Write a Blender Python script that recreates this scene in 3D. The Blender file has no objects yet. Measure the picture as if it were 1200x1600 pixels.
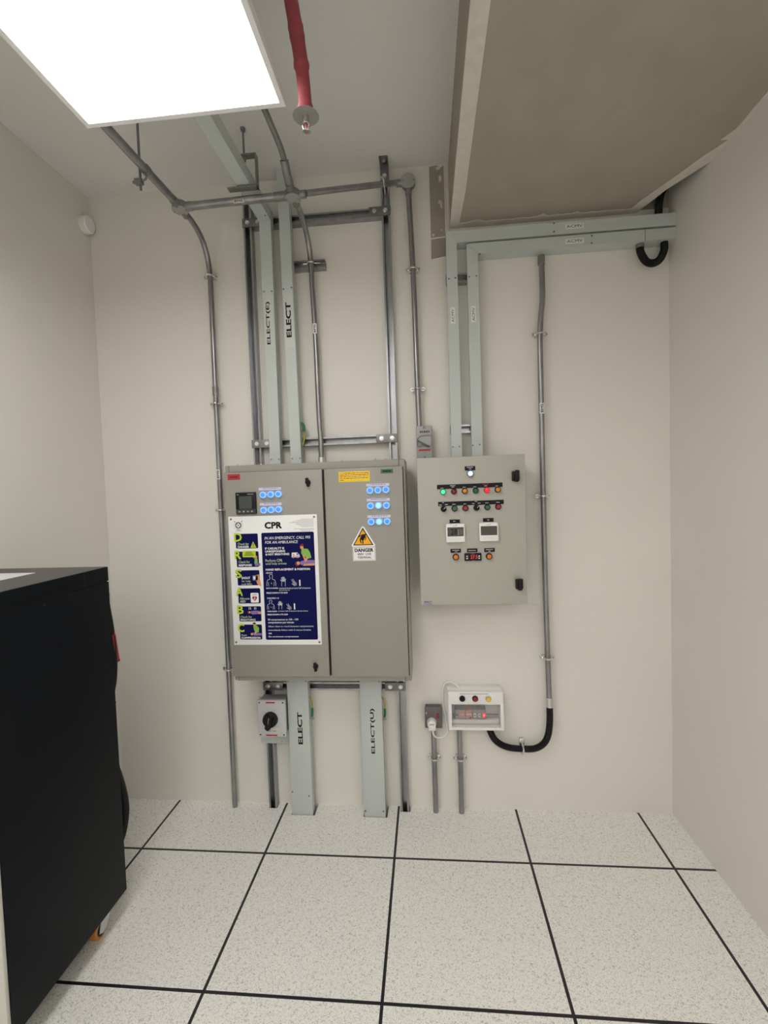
import bpy, bmesh, math, random
from mathutils import Vector, Matrix

random.seed(7)
scene = bpy.context.scene
COL = scene.collection

# ------------------------------------------------------------------ camera
CAM_F = 730.0            # focal length in pixels for a 1200x1600 picture
CAM_POS = Vector((0.19, -2.3763, 1.6476))
CAM_YAW, CAM_PITCH, CAM_ROLL = 0.0911, -0.0425, 0.0334
EXPOSURE = 0.0
PANEL_STRENGTH = 7.3
LIGHT_COLOUR = (1.0, 0.992, 0.972)

def setup_camera():
    cd = bpy.data.cameras.new('camera')
    cd.sensor_fit = 'VERTICAL'
    cd.sensor_height = 24.0
    cd.lens = CAM_F / 1600.0 * 24.0
    cd.clip_start = 0.02
    cam = bpy.data.objects.new('camera', cd)
    COL.objects.link(cam)
    rz = Matrix.Rotation(CAM_YAW, 4, 'Z')
    rx = Matrix.Rotation(CAM_PITCH, 4, 'X')
    rr = Matrix.Rotation(CAM_ROLL, 4, 'Y')
    base = Matrix.Rotation(math.pi / 2, 4, 'X')
    cam.matrix_world = Matrix.Translation(CAM_POS) @ rz @ rx @ rr @ base
    scene.camera = cam
setup_camera()

world = bpy.data.worlds.new('world')
scene.world = world
world.use_nodes = True
world.node_tree.nodes['Background'].inputs[0].default_value = (0.8, 0.8, 0.8, 1)
world.node_tree.nodes['Background'].inputs[1].default_value = 0.02

scene.view_settings.view_transform = 'Standard'
scene.view_settings.look = 'None'
scene.view_settings.exposure = EXPOSURE
scene.view_settings.gamma = 1.0
scene.view_settings.use_curve_mapping = False

# ------------------------------------------------------------------ materials
MATS = {}
def mat(name, col, rough=0.5, metal=0.0, noise=None, bump=None, emit=None, strength=0.0, coat=0.0, spec=0.5,
        trans=0.0, alpha=1.0):
    """noise=(scale, amount[, stretch xyz]) varies the tone of the thing itself; bump=(scale, strength)"""
    m = bpy.data.materials.new(name)
    m.use_nodes = True
    nt = m.node_tree
    b = nt.nodes['Principled BSDF']
    b.inputs['Base Color'].default_value = (*col, 1)
    b.inputs['Roughness'].default_value = rough
    b.inputs['Metallic'].default_value = metal
    b.inputs['Specular IOR Level'].default_value = spec
    b.inputs['Coat Weight'].default_value = coat
    b.inputs['Transmission Weight'].default_value = trans
    b.inputs['Alpha'].default_value = alpha
    if emit:
        b.inputs['Emission Color'].default_value = (*emit, 1)
        b.inputs['Emission Strength'].default_value = strength
    if noise or bump:
        tc = nt.nodes.new('ShaderNodeTexCoord')
        mp = nt.nodes.new('ShaderNodeMapping')
        nt.links.new(tc.outputs['Object'], mp.inputs[0])
    if noise:
        if len(noise) > 2:
            mp.inputs['Scale'].default_value = noise[2]
        n = nt.nodes.new('ShaderNodeTexNoise')
        n.inputs['Scale'].default_value = noise[0]
        n.inputs['Detail'].default_value = 4
        nt.links.new(mp.outputs[0], n.inputs[0])
        r = nt.nodes.new('ShaderNodeMapRange')
        r.inputs[1].default_value = 0.3; r.inputs[2].default_value = 0.7
        r.inputs[3].default_value = 1 - noise[1]; r.inputs[4].default_value = 1 + noise[1]
        nt.links.new(n.outputs[0], r.inputs[0])
        mx = nt.nodes.new('ShaderNodeMix'); mx.data_type = 'RGBA'; mx.blend_type = 'MULTIPLY'
        mx.inputs[0].default_value = 1.0
        mx.inputs[6].default_value = (*col, 1)
        nt.links.new(r.outputs[0], mx.inputs[7])
        nt.links.new(mx.outputs[2], b.inputs['Base Color'])
    if bump:
        n2 = nt.nodes.new('ShaderNodeTexNoise')
        n2.inputs['Scale'].default_value = bump[0]
        n2.inputs['Detail'].default_value = 3
        nt.links.new(mp.outputs[0], n2.inputs[0])
        bp = nt.nodes.new('ShaderNodeBump')
        bp.inputs['Strength'].default_value = bump[1]
        bp.inputs['Distance'].default_value = 0.002
        nt.links.new(n2.outputs[0], bp.inputs['Height'])
        nt.links.new(bp.outputs[0], b.inputs['Normal'])
    MATS[name] = m
    return m

WALL = mat('white_wall_paint', (0.80, 0.77, 0.715), 0.7, bump=(60, 0.15), noise=(2.0, 0.015))
CEIL = mat('ceiling_paint', (0.80, 0.79, 0.76), 0.8, bump=(60, 0.1))
SLAB = mat('dark_concrete', (0.05, 0.05, 0.05), 0.9)
BOARD = mat('bare_plasterboard', (0.40, 0.355, 0.285), 0.85, noise=(6, 0.05), bump=(80, 0.1))
PATCH = mat('bare_wall_board', (0.36, 0.32, 0.27), 0.85, noise=(14, 0.05))
BEAD = mat('plaster_bead', (0.68, 0.63, 0.56), 0.8, noise=(30, 0.05))
GALV = mat('galvanised_steel', (0.31, 0.31, 0.315), 0.30, 0.75, noise=(18, 0.22, (1, 1, 0.35)))
GALV2 = mat('cast_galvanised_steel', (0.27, 0.27, 0.27), 0.5, 0.6, noise=(40, 0.12))
STRUT = mat('strut_steel', (0.36, 0.365, 0.38), 0.30, 0.95, noise=(25, 0.15, (1, 1, 0.2)))
PLATE = mat('strut_bracket_steel', (0.20, 0.20, 0.21), 0.42, 0.7, noise=(60, 0.2))
LIDM = mat('junction_lid_steel', (0.40, 0.40, 0.39), 0.5, 0.3)
ZINC = mat('bright_zinc', (0.70, 0.70, 0.69), 0.25, 0.9)
ROD = mat('dull_rod_steel', (0.22, 0.22, 0.24), 0.5, 0.6)
TRUNK = mat('pale_green_grey_trunking', (0.555, 0.60, 0.585), 0.45)
CAB = mat('pebble_grey_paint', (0.325, 0.31, 0.272), 0.42, bump=(350, 0.06))
CAB2 = mat('pebble_grey_panel_paint', (0.45, 0.435, 0.385), 0.42, bump=(350, 0.06))
GAP = mat('black_gasket', (0.01, 0.01, 0.01), 0.7)
BLACK = mat('black_plastic', (0.012, 0.012, 0.013), 0.38, spec=0.18)
INK = mat('black_ink', (0.01, 0.01, 0.01), 0.6, spec=0.18)
GREYINK = mat('faded_grey_ink', (0.25, 0.25, 0.25), 0.6)
STICK = mat('clear_white_sticker', (0.60, 0.62, 0.60), 0.4)
WSTICK = mat('white_sticker', (0.80, 0.80, 0.79), 0.4)
WHITE = mat('white_plastic', (0.87, 0.865, 0.85), 0.3)
OFFWHITE = mat('offwhite_plastic', (0.64, 0.62, 0.60), 0.35)
LCD = mat('lcd_screen', (0.085, 0.085, 0.075), 0.3, spec=0.3)
LCDD = mat('dark_screen', (0.045, 0.055, 0.055), 0.12)
REDT = mat('red_sticker', (0.42, 0.03, 0.035), 0.4)
REDP = mat('red_plastic', (0.45, 0.015, 0.02), 0.3)
GREENT = mat('green_sticker', (0.03, 0.15, 0.07), 0.4)
YELT = mat('yellow_sticker', (0.90, 0.62, 0.01), 0.4)
ORNT = mat('warning_amber', (0.93, 0.42, 0.005), 0.4)
CUGREY = mat('dark_grey_metalclad', (0.14, 0.135, 0.135), 0.4, 0.3)
ISO = mat('mid_grey_switch_plastic', (0.37, 0.375, 0.375), 0.4)
ISOW = mat('light_grey_switch_plastic', (0.56, 0.555, 0.57), 0.35)
ISOD = mat('switch_body_grey', (0.30, 0.30, 0.30), 0.45)
REDHOSE = mat('red_hose_sleeve', (0.33, 0.058, 0.075), 0.65, bump=(60, 0.4), noise=(25, 0.1))
CHROME = mat('chrome', (0.65, 0.62, 0.60), 0.15, 1.0)
ESC = mat('escutcheon_steel', (0.34, 0.34, 0.33), 0.4, 0.5)
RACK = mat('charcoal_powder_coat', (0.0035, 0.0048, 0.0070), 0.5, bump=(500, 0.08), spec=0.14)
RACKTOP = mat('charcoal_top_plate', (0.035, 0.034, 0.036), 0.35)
PALEDOOR = mat('pale_grey_door_paint', (0.62, 0.60, 0.55), 0.5)
PAPER = mat('white_paper', (0.82, 0.82, 0.82), 0.5)
ORANGE = mat('orange_wheel_rubber', (0.55, 0.20, 0.03), 0.4)
FORK = mat('caster_zinc', (0.60, 0.62, 0.60), 0.35, 0.5)
FRAMEW = mat('white_lamp_frame', (0.90, 0.90, 0.90), 0.4)
DIFF = mat('light_diffuser', (0.9, 0.9, 0.9), 0.5, emit=LIGHT_COLOUR, strength=PANEL_STRENGTH)
NAVY = mat('navy_print', (0.006, 0.008, 0.075), 0.4, spec=0.08)
LIME = mat('lime_print', (0.52, 0.66, 0.03), 0.4, spec=0.18)
LIMES = mat('light_lime_print', (0.68, 0.78, 0.48), 0.4, spec=0.18)
PGREEN = mat('shirt_green_print', (0.24, 0.48, 0.10), 0.4, spec=0.18)
PPURP = mat('purple_print', (0.26, 0.17, 0.45), 0.4, spec=0.18)
SKIN = mat('skin_tone_print', (0.75, 0.33, 0.17), 0.4, spec=0.18)
HAIRP = mat('hair_print', (0.22, 0.03, 0.03), 0.5, spec=0.18)
HEART = mat('heart_print', (0.60, 0.02, 0.08), 0.4, spec=0.18)
PRINTW = mat('white_print', (0.88, 0.88, 0.88), 0.4)
BLUEI = mat('blue_logo_ink', (0.03, 0.09, 0.33), 0.4)
YG = mat('yellow_green_wire', (0.42, 0.36, 0.05), 0.4)
GRN = mat('green_wire_lug', (0.01, 0.16, 0.07), 0.4)
YELB = mat('yellow_button', (0.85, 0.55, 0.03), 0.3)
CLEAR = mat('smoked_clear_cover', (0.9, 0.9, 0.92), 0.05, alpha=0.07)
BRK = mat('breaker_grey', (0.22, 0.215, 0.215), 0.4)
BRKB = mat('breaker_label_brown', (0.42, 0.20, 0.16), 0.4)
STRIPL = mat('lilac_white_strip', (0.68, 0.66, 0.80), 0.4)
LBLUE = mat('lit_blue_lens', (0.05, 0.22, 0.70), 0.25, emit=(0.04, 0.23, 1.0), strength=0.72)
LBLUE2 = mat('bright_cyan_lens', (0.2, 0.6, 0.9), 0.25, emit=(0.20, 0.72, 1.0), strength=1.6)
BEZB = mat('pale_blue_bezel', (0.30, 0.52, 0.80), 0.25, emit=(0.22, 0.50, 0.95), strength=0.42)
LWHITE = mat('lit_white_lens', (0.7, 0.8, 1.0), 0.25, emit=(0.55, 0.72, 1.0), strength=1.1)
BEZW = mat('steel_blue_bezel', (0.16, 0.22, 0.38), 0.3)
LGREENON = mat('lit_green_lens', (0.1, 0.8, 0.4), 0.25, emit=(0.02, 1.0, 0.25), strength=1.1)
LREDON = mat('lit_red_lens', (0.8, 0.02, 0.02), 0.25, emit=(1.0, 0.01, 0.015), strength=1.5)
LRED = mat('red_lens', (0.28, 0.008, 0.015), 0.2)
LGREEN = mat('green_lens', (0.008, 0.13, 0.055), 0.2)
LGREEN2 = mat('dull_green_button', (0.03, 0.13, 0.09), 0.3)
LAMBER = mat('amber_lens', (0.70, 0.24, 0.01), 0.2)
LAMBER2 = mat('deep_orange_lens', (0.75, 0.19, 0.01), 0.2)
LRED2 = mat('dull_red_button', (0.33, 0.02, 0.03), 0.3)
SEGR = mat('red_digit_segments', (0.6, 0.02, 0.02), 0.3, emit=(1.0, 0.06, 0.05), strength=0.45)
SEGP = mat('white_engraved_text', (0.75, 0.75, 0.75), 0.5)
GREY5 = mat('mid_grey_rubber', (0.30, 0.30, 0.30), 0.5)

def floor_material():
    m = bpy.data.materials.new('speckled_raised_floor_tile')
    m.use_nodes = True
    nt = m.node_tree; L = nt.links.new
    b = nt.nodes['Principled BSDF']
    b.inputs['Roughness'].default_value = 0.38
    tc = nt.nodes.new('ShaderNodeTexCoord')
    sep = nt.nodes.new('ShaderNodeSeparateXYZ'); L(tc.outputs['Object'], sep.inputs[0])
    def node(op, a, bb=None, v=None):
        n = nt.nodes.new('ShaderNodeMath'); n.operation = op
        L(a, n.inputs[0])
        if bb is not None: L(bb, n.inputs[1])
        if v is not None: n.inputs[1].default_value = v
        return n.outputs[0]
    def joint(out, off):
        a = node('ADD', out, v=off + 60.3)      # joints at -off + 0.6 k
        a = node('MODULO', a, v=0.6)
        a = node('SUBTRACT', a, v=0.3)
        a = node('ABSOLUTE', a)
        return node('LESS_THAN', a, v=0.0055)
    jx = joint(sep.outputs[0], 0.0)
    jy = joint(sep.outputs[1], 0.349)
    j = node('MAXIMUM', jx, jy)
    # worm-like grey flecks on off-white laminate
    mp = nt.nodes.new('ShaderNodeMapping'); L(tc.outputs['Object'], mp.inputs[0])
    n1 = nt.nodes.new('ShaderNodeTexNoise'); n1.inputs['Scale'].default_value = 130; n1.inputs['Detail'].default_value = 2.5
    n1.inputs['Distortion'].default_value = 1.2
    L(mp.outputs[0], n1.inputs[0])
    r1 = nt.nodes.new('ShaderNodeValToRGB')
    r1.color_ramp.elements[0].position = 0.33; r1.color_ramp.elements[0].color = (0.60, 0.59, 0.55, 1)
    r1.color_ramp.elements[1].position = 0.46; r1.color_ramp.elements[1].color = (0.94, 0.92, 0.88, 1)
    L(n1.outputs[0], r1.inputs[0])
    n2 = nt.nodes.new('ShaderNodeTexNoise'); n2.inputs['Scale'].default_value = 260; n2.inputs['Detail'].default_value = 1
    L(mp.outputs[0], n2.inputs[0])
    r2 = nt.nodes.new('ShaderNodeValToRGB')
    r2.color_ramp.elements[0].position = 0.34; r2.color_ramp.elements[0].color = (0.70, 0.70, 0.68, 1)
    r2.color_ramp.elements[1].position = 0.44; r2.color_ramp.elements[1].color = (1, 1, 1, 1)
    L(n2.outputs[0], r2.inputs[0])
    mx = nt.nodes.new('ShaderNodeMix'); mx.data_type = 'RGBA'; mx.blend_type = 'MULTIPLY'; mx.inputs[0].default_value = 1
    L(r1.outputs[0], mx.inputs[6]); L(r2.outputs[0], mx.inputs[7])
    m2 = nt.nodes.new('ShaderNodeMix'); m2.data_type = 'RGBA'
    L(j, m2.inputs[0]); L(mx.outputs[2], m2.inputs[6]); m2.inputs[7].default_value = (0.012, 0.012, 0.016, 1)
    L(m2.outputs[2], b.inputs['Base Color'])
    return m
FLOOR = floor_material()

# ------------------------------------------------------------------ mesh helpers
def catmull(pts, n=8):
    pts = [Vector(p) for p in pts]
    if len(pts) < 3: return pts
    P = [pts[0] * 2 - pts[1]] + pts + [pts[-1] * 2 - pts[-2]]
    out = []
    for i in range(1, len(P) - 2):
        for k in range(n):
            t = k / n
            a, b, c, d = P[i - 1], P[i], P[i + 1], P[i + 2]
            out.append(0.5 * ((2 * b) + (c - a) * t + (2 * a - 5 * b + 4 * c - d) * t * t + (3 * b - a - 3 * c + d) * t ** 3))
    out.append(pts[-1])
    return out

TEXT_CACHE = {}
def text_geometry(s, bold, shear):
    key = (s, bold, shear)
    if key not in TEXT_CACHE:
        cu = bpy.data.curves.new('lettering', 'FONT')
        cu.body = s; cu.shear = shear; cu.resolution_u = 2
        ob = bpy.data.objects.new('lettering', cu)
        COL.objects.link(ob)
        dg = bpy.context.evaluated_depsgraph_get()
        me = bpy.data.meshes.new_from_object(ob.evaluated_get(dg))
        vs = [(v.co.x, v.co.y, 0.0) for v in me.vertices]; fs = [tuple(p.vertices) for p in me.polygons]
        if bold > 0:                                     # heavier strokes: the outline printed again with small shifts
            k = bold * 1.25; n = len(vs); base_v, base_f = list(vs), list(fs)
            for j, (dx, dy) in enumerate(((k, k), (-k, k), (k, -k), (-k, -k), (k, 0), (-k, 0)), 1):
                vs += [(a + dx, c + dy, j * 0.00002) for a, c, _ in base_v]; fs += [tuple(q + n * j for q in f) for f in base_f]
        TEXT_CACHE[key] = (vs, fs)
        bpy.data.objects.remove(ob); bpy.data.curves.remove(cu); bpy.data.meshes.remove(me)
    return TEXT_CACHE[key]

class B:
    """collects shapes and links them as one mesh object"""
    def __init__(self):
        self.bm = bmesh.new(); self.mats = []
    def mi(self, m):
        if m not in self.mats: self.mats.append(m)
        return self.mats.index(m)
    def _merge(self, tmp, m):
        i = self.mi(m)
        vm = {v: self.bm.verts.new(v.co) for v in tmp.verts}
        for f in tmp.faces:
            try:
                nf = self.bm.faces.new([vm[v] for v in f.verts]); nf.material_index = i
            except ValueError: pass
        tmp.free()
    def box(self, x0, x1, y0, y1, z0, z1, m, bev=0, seg=2, rot=None, pivot=None):
        t = bmesh.new()
        bmesh.ops.create_cube(t, size=1)
        for v in t.verts:
            v.co = Vector(((x0 + x1) / 2 + v.co.x * abs(x1 - x0), (y0 + y1) / 2 + v.co.y * abs(y1 - y0), (z0 + z1) / 2 + v.co.z * abs(z1 - z0)))
        if bev: bmesh.ops.bevel(t, geom=t.edges[:], offset=bev, segments=seg, affect='EDGES', profile=0.5)
        if rot is not None:
            pv = Vector(pivot) if pivot else Vector(((x0 + x1) / 2, (y0 + y1) / 2, (z0 + z1) / 2))
            for v in t.verts: v.co = rot @ (v.co - pv) + pv
        self._merge(t, m); return self
    def lathe(self, prof, origin, axis, m, seg=24):
        """prof: (radius, height) pairs along the axis"""
        ax = Vector(axis).normalized()
        u = ax.orthogonal().normalized(); w = ax.cross(u)
        o = Vector(origin); i = self.mi(m); rings = []
        for r, h in prof:
            if r < 1e-6: rings.append([self.bm.verts.new(o + ax * h)])
            else: rings.append([self.bm.verts.new(o + ax * h + (u * math.cos(2 * math.pi * k / seg) + w * math.sin(2 * math.pi * k / seg)) * r) for k in range(seg)])
        for a, b in zip(rings, rings[1:]):
            for k in range(seg):
                k2 = (k + 1) % seg
                vs = [a[0], b[k2], b[k]] if len(a) == 1 else [a[k], a[k2], b[0]] if len(b) == 1 else [a[k], a[k2], b[k2], b[k]]
                f = self.bm.faces.new(vs); f.material_index = i
        for rg in (rings[0], rings[-1]):
            if len(rg) > 1:
                f = self.bm.faces.new(rg); f.material_index = i
        return self
    def cyl(self, p0, p1, r, m, seg=20, bev=0):
        p0, p1 = Vector(p0), Vector(p1); h = (p1 - p0).length
        pr = [(r, 0), (r, h)] if not bev else [(r - bev, 0), (r, bev), (r, h - bev), (r - bev, h)]
        return self.lathe(pr, p0, p1 - p0, m, seg)
    def tube(self, pts, r, m, seg=14, smooth=8):
        ctrl = [Vector(p) for p in pts]
        path = catmull(ctrl, smooth) if smooth else ctrl
        rad = (lambda t: r) if not callable(r) else r
        i = self.mi(m); n = len(path)
        tan = [(path[min(k + 1, n - 1)] - path[max(k - 1, 0)]).normalized() for k in range(n)]
        u = tan[0].orthogonal().normalized(); rings = []
        for k in range(n):
            u = (u - tan[k] * u.dot(tan[k])).normalized(); w = tan[k].cross(u)
            rr = rad(k / (n - 1))
            rings.append([self.bm.verts.new(path[k] + (u * math.cos(2 * math.pi * q / seg) + w * math.sin(2 * math.pi * q / seg)) * rr) for q in range(seg)])
        for a, b in zip(rings, rings[1:]):
            for q in range(seg):
                f = self.bm.faces.new((a[q], a[(q + 1) % seg], b[(q + 1) % seg], b[q])); f.material_index = i
        for rg in (rings[0], rings[-1]):
            f = self.bm.faces.new(rg); f.material_index = i
        return self
    def prism(self, poly, d0, d1, m, plane='XZ'):
        """extrude a closed outline. XZ: depth along y; XY: depth along z; YZ: depth along x"""
        def P(a, b, d): return Vector((a, d, b)) if plane == 'XZ' else Vector((a, b, d)) if plane == 'XY' else Vector((d, a, b))
        t = bmesh.new()
        lo = [t.verts.new(P(a, b, d0)) for a, b in poly]; hi = [t.verts.new(P(a, b, d1)) for a, b in poly]
        t.faces.new(lo); t.faces.new(hi); n = len(poly)
        for k in range(n): t.faces.new((lo[k], lo[(k + 1) % n], hi[(k + 1) % n], hi[k]))
        bmesh.ops.recalc_face_normals(t, faces=t.faces[:])
        self._merge(t, m); return self
    def text(self, s, x0, x1, z0, z1, y, m, rot=0, bold=0.0, shear=0.0, keep=True, align='C', facing=-1):
        """lettering fitted into the rectangle x0..x1, z0..z1 on a face at depth y, looking towards -y; rot=1 reads upwards"""
        vs, fs = text_geometry(s, bold, shear)
        if not vs: return self
        ax0 = min(v[0] for v in vs); ax1 = max(v[0] for v in vs); ay0 = min(v[1] for v in vs); ay1 = max(v[1] for v in vs)
        i = self.mi(m); w, h = (x1 - x0, z1 - z0)
        if rot: w, h = h, w
        sx, sy = w / (ax1 - ax0), h / (ay1 - ay0)
        out = []
        for a, b, lift in vs:
            px, py = (a - ax0) * sx, (b - ay0) * sy
            if rot: out.append(self.bm.verts.new((x1 - py, y - lift, z0 + px)))
            else: out.append(self.bm.verts.new((x0 + px, y - lift, z0 + py)))
        for f in fs:
            try: nf = self.bm.faces.new([out[k] for k in f]); nf.material_index = i
            except ValueError: pass
        return self
    def build(self, name, parent=None, label=None, smooth=True, origin=None):
        bm = self.bm
        bmesh.ops.recalc_face_normals(bm, faces=bm.faces[:])
        xs = [v.co for v in bm.verts]
        lo = Vector((min(v.x for v in xs), min(v.y for v in xs), min(v.z for v in xs)))
        hi = Vector((max(v.x for v in xs), max(v.y for v in xs), max(v.z for v in xs)))
        o = Vector(origin) if origin is not None else Vector(((lo.x + hi.x) / 2, (lo.y + hi.y) / 2, lo.z))
        for v in bm.verts: v.co -= o
        me = bpy.data.meshes.new(name); bm.to_mesh(me); bm.free()
        for m in self.mats: me.materials.append(m)
        if smooth:
            for p in me.polygons: p.use_smooth = True
            me.set_sharp_from_angle(angle=math.radians(32))
        ob = bpy.data.objects.new(name, me); COL.objects.link(ob)
        place(ob, o, parent)
        if label: ob['label'] = label
        return ob

WPOS = {}
def place(ob, o, parent):
    o = Vector(o)
    WPOS[ob.name] = o
    if parent is not None:
        ob.parent = parent; ob.location = o - WPOS[parent.name]
    else: ob.location = o

def thing(name, label, cat, loc, group=None):
    e = bpy.data.objects.new(name, None); COL.objects.link(e); e.empty_display_size = 0.05
    place(e, loc, None); e['label'] = label; e['category'] = cat
    if group: e['group'] = group
    return e

def tag(o, label, cat, group=None):
    o['label'] = label; o['category'] = cat
    if group: o['group'] = group
    return o

def struct(b, name, parent=None):
    o = b.build(name, parent, smooth=False, origin=(0, 0, 0))
    o['kind'] = 'structure'; return o

def dup(o, d, parent=None, m=None):
    """copy a part with its sub-parts, shifted by d; m = replacement materials by old material"""
    c = o.copy(); COL.objects.link(c)
    w = WPOS[o.name] + Vector(d); WPOS[c.name] = w
    par = parent if parent is not None else o.parent
    if par is not None: c.parent = par; c.location = w - WPOS[par.name]
    else: c.location = w
    if m and o.type == 'MESH' and any(x in m for x in o.data.materials):
        c.data = o.data.copy()
        for k, x in enumerate(c.data.materials):
            if x in m: c.data.materials[k] = m[x]
    for ch in [x for x in COL.objects if x.parent == o]: dup(ch, d, c, m)
    return c

# ------------------------------------------------------------------ the room
XL, XR, ZC, YB = -1.53, 1.366, 3.24, -6.6
# floor with the openings cut for the trunkings (object space = world space)
holes = [(-0.552, -0.428, -0.09, -0.0), (-0.177, -0.054, -0.09, -0.0), (-0.688, -0.642, -0.043, 0.0), (0.01, 0.062, -0.043, 0.0)]
xs = sorted({XL, XR} | {h[0] for h in holes} | {h[1] for h in holes})
ys = sorted({YB, 0.0} | {h[2] for h in holes} | {h[3] for h in holes})
fb = bmesh.new()
for i in range(len(xs) - 1):
    for j in range(len(ys) - 1):
        cx, cy = (xs[i] + xs[i + 1]) / 2, (ys[j] + ys[j + 1]) / 2
        if any(h[0] < cx < h[1] and h[2] < cy < h[3] for h in holes): continue
        fb.faces.new([fb.verts.new(p) for p in ((xs[i], ys[j], 0), (xs[i + 1], ys[j], 0), (xs[i + 1], ys[j + 1], 0), (xs[i], ys[j + 1], 0))])
bmesh.ops.remove_doubles(fb, verts=fb.verts[:], dist=1e-5)
b = B(); b.mi(FLOOR); b.bm.free(); b.bm = fb
floor = struct(b, 'floor')
struct(B().box(XL, XR, YB, 0, -0.45, -0.40, SLAB), 'floor_slab')
struct(B().box(XL - 0.1, XR + 0.1, YB - 0.1, 0.1, ZC, ZC + 0.1, CEIL), 'ceiling')
struct(B().box(XL - 0.1, XR + 0.1, 0, 0.1, -0.45, ZC, WALL), 'wall_back')
struct(B().box(XL - 0.1, XL, YB, 0, -0.45, ZC, WALL), 'wall_left')
struct(B().box(XR, XR + 0.1, YB, 0, -0.45, ZC, WALL), 'wall_right')
struct(B().box(XL - 0.1, XR + 0.1, YB - 0.1, YB, -0.45, ZC, WALL), 'wall_front')

# plasterboard bulkhead under the ceiling, its corner towards the back wall cut away
ZB = 2.93
b = B()
b.prism([(0.345, YB), (0.345, 0), (1.215, 0), (1.246, -0.079), (1.275, -0.165), (XR, -0.33), (XR, YB)], ZB, ZB + 0.012, BOARD, 'XY')
b.box(0.345, 0.357, YB, 0, ZB + 0.012, ZC, BOARD)
bulk = struct(b, 'ceiling_bulkhead')
b = B()
b.prism([(0.3435, YB), (0.3435, 0), (0.385, 0), (0.397, -0.28), (0.398, YB)], ZB - 0.002, ZB, BEAD, 'XY')
b.prism([(1.170, -0.003), (1.215, 0), (1.246, -0.079), (1.275, -0.165), (XR, -0.33), (XR, -0.452), (1.319, -0.368), (1.276, -0.266), (1.200, -0.100)], ZB - 0.002, ZB, BEAD, 'XY')
# ragged line of filler along the back wall and the right wall
pts = [(0.385, 0)]; lo = []
for k in range(36):
    x = 0.385 + k * (1.19 - 0.385) / 35
    lo.append((x, -0.040 - random.uniform(0, 0.008) - (0.015 if k in (3, 4, 17, 24) else 0)))
b.prism(pts + lo + [(1.19, 0)], ZB - 0.0025, ZB, BEAD, 'XY')
lo = [(XR - 0.006 - random.uniform(0, 0.012) - (0.02 if k in (0, 9, 17) else 0), -0.45 - k * 0.05) for k in range(24)]
b.prism([(XR, -0.45)] + lo + [(XR, -1.6)], ZB - 0.0025, ZB, BEAD, 'XY')
o = struct(b, 'corner_bead', bulk)
b = B()
b.box(0.327, 0.331, -0.003, 0, 2.90, 3.235, BEAD); b.box(0.338, 0.3445, -0.005, 0, 2.90, 3.235, BEAD)
struct(b, 'wall_bead', bulk)
struct(B().box(0.36, XR, -0.004, 0, ZB + 0.0125, ZC - 0.001, PATCH), 'trim_2')
# bare strip of wall board left of the bulkhead, with filler daubs
b = B()
b.prism([(0.250, 2.79), (0.322, 2.80), (0.322, 2.888), (0.251, 2.884)], -0.0015, 0, PATCH)
b.prism([(0.251, 2.892), (0.322, 2.896), (0.322, 3.232), (0.305, 3.224), (0.29, 3.236), (0.251, 3.233)], -0.0015, 0, PATCH)
for cx, cz, sx, sz in ((0.302, 3.17, 0.008, 0.018), (0.300, 3.06, 0.012, 0.010), (0.306, 3.045, 0.006, 0.018), (0.262, 2.905, 0.009, 0.008), (0.305, 2.925, 0.005, 0.006), (0.295, 3.222, 0.012, 0.009)):
    b.prism([(cx + sx * math.cos(a) * random.uniform(.7, 1.1), cz + sz * math.sin(a) * random.uniform(.7, 1.1)) for a in [k * math.pi / 5 for k in range(10)]], -0.0025, -0.0015, BEAD)
struct(b, 'trim_1')

# ------------------------------------------------------------------ ceiling light
LZ = 2.774
lt = thing('ceiling_light', 'lit white square-edged LED panel hanging below the ceiling', 'light', (-0.488, -1.60, LZ))
lx0, lx1, ly0, ly1 = -0.795, -0.182, -2.205, -1.000
b = B()
for q in ((lx0, lx1, ly1 - 0.015, ly1), (lx0, lx1, ly0, ly0 + 0.015), (lx0, lx0 + 0.015, ly0 + 0.015, ly1 - 0.015), (lx1 - 0.015, lx1, ly0 + 0.015, ly1 - 0.015)):
    b.box(*q, LZ, LZ + 0.028, FRAMEW)
b.box(lx0, lx1, ly0, ly1, LZ + 0.028, LZ + 0.031, FRAMEW)
b.build('frame', lt)
B().box(lx0 + 0.015, lx1 - 0.015, ly0 + 0.015, ly1 - 0.015, LZ + 0.003, LZ + 0.008, DIFF).build('diffuser', lt)
for x in (lx0 + 0.05, lx1 - 0.05):
    for y in (ly0 + 0.05, ly1 - 0.15):
        B().cyl((x, y, LZ + 0.031), (x, y, ZC), 0.0015, ROD, 8).build('suspension_wire', lt)

# four unseen copies of the panel, added behind the camera to brighten floor and walls
for px, q, lab in ((0.0, -1.8, 'unseen white LED panel added just behind the viewer on the left'), (0.0, -3.6, 'unseen white LED panel added furthest back on the left'),
                   (1.25, -1.8, 'unseen white LED panel added just behind the viewer on the right'), (1.25, -3.6, 'unseen white LED panel added furthest back on the right')):
    l2 = dup(lt, (px, q, 0)); l2['label'] = lab

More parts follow.
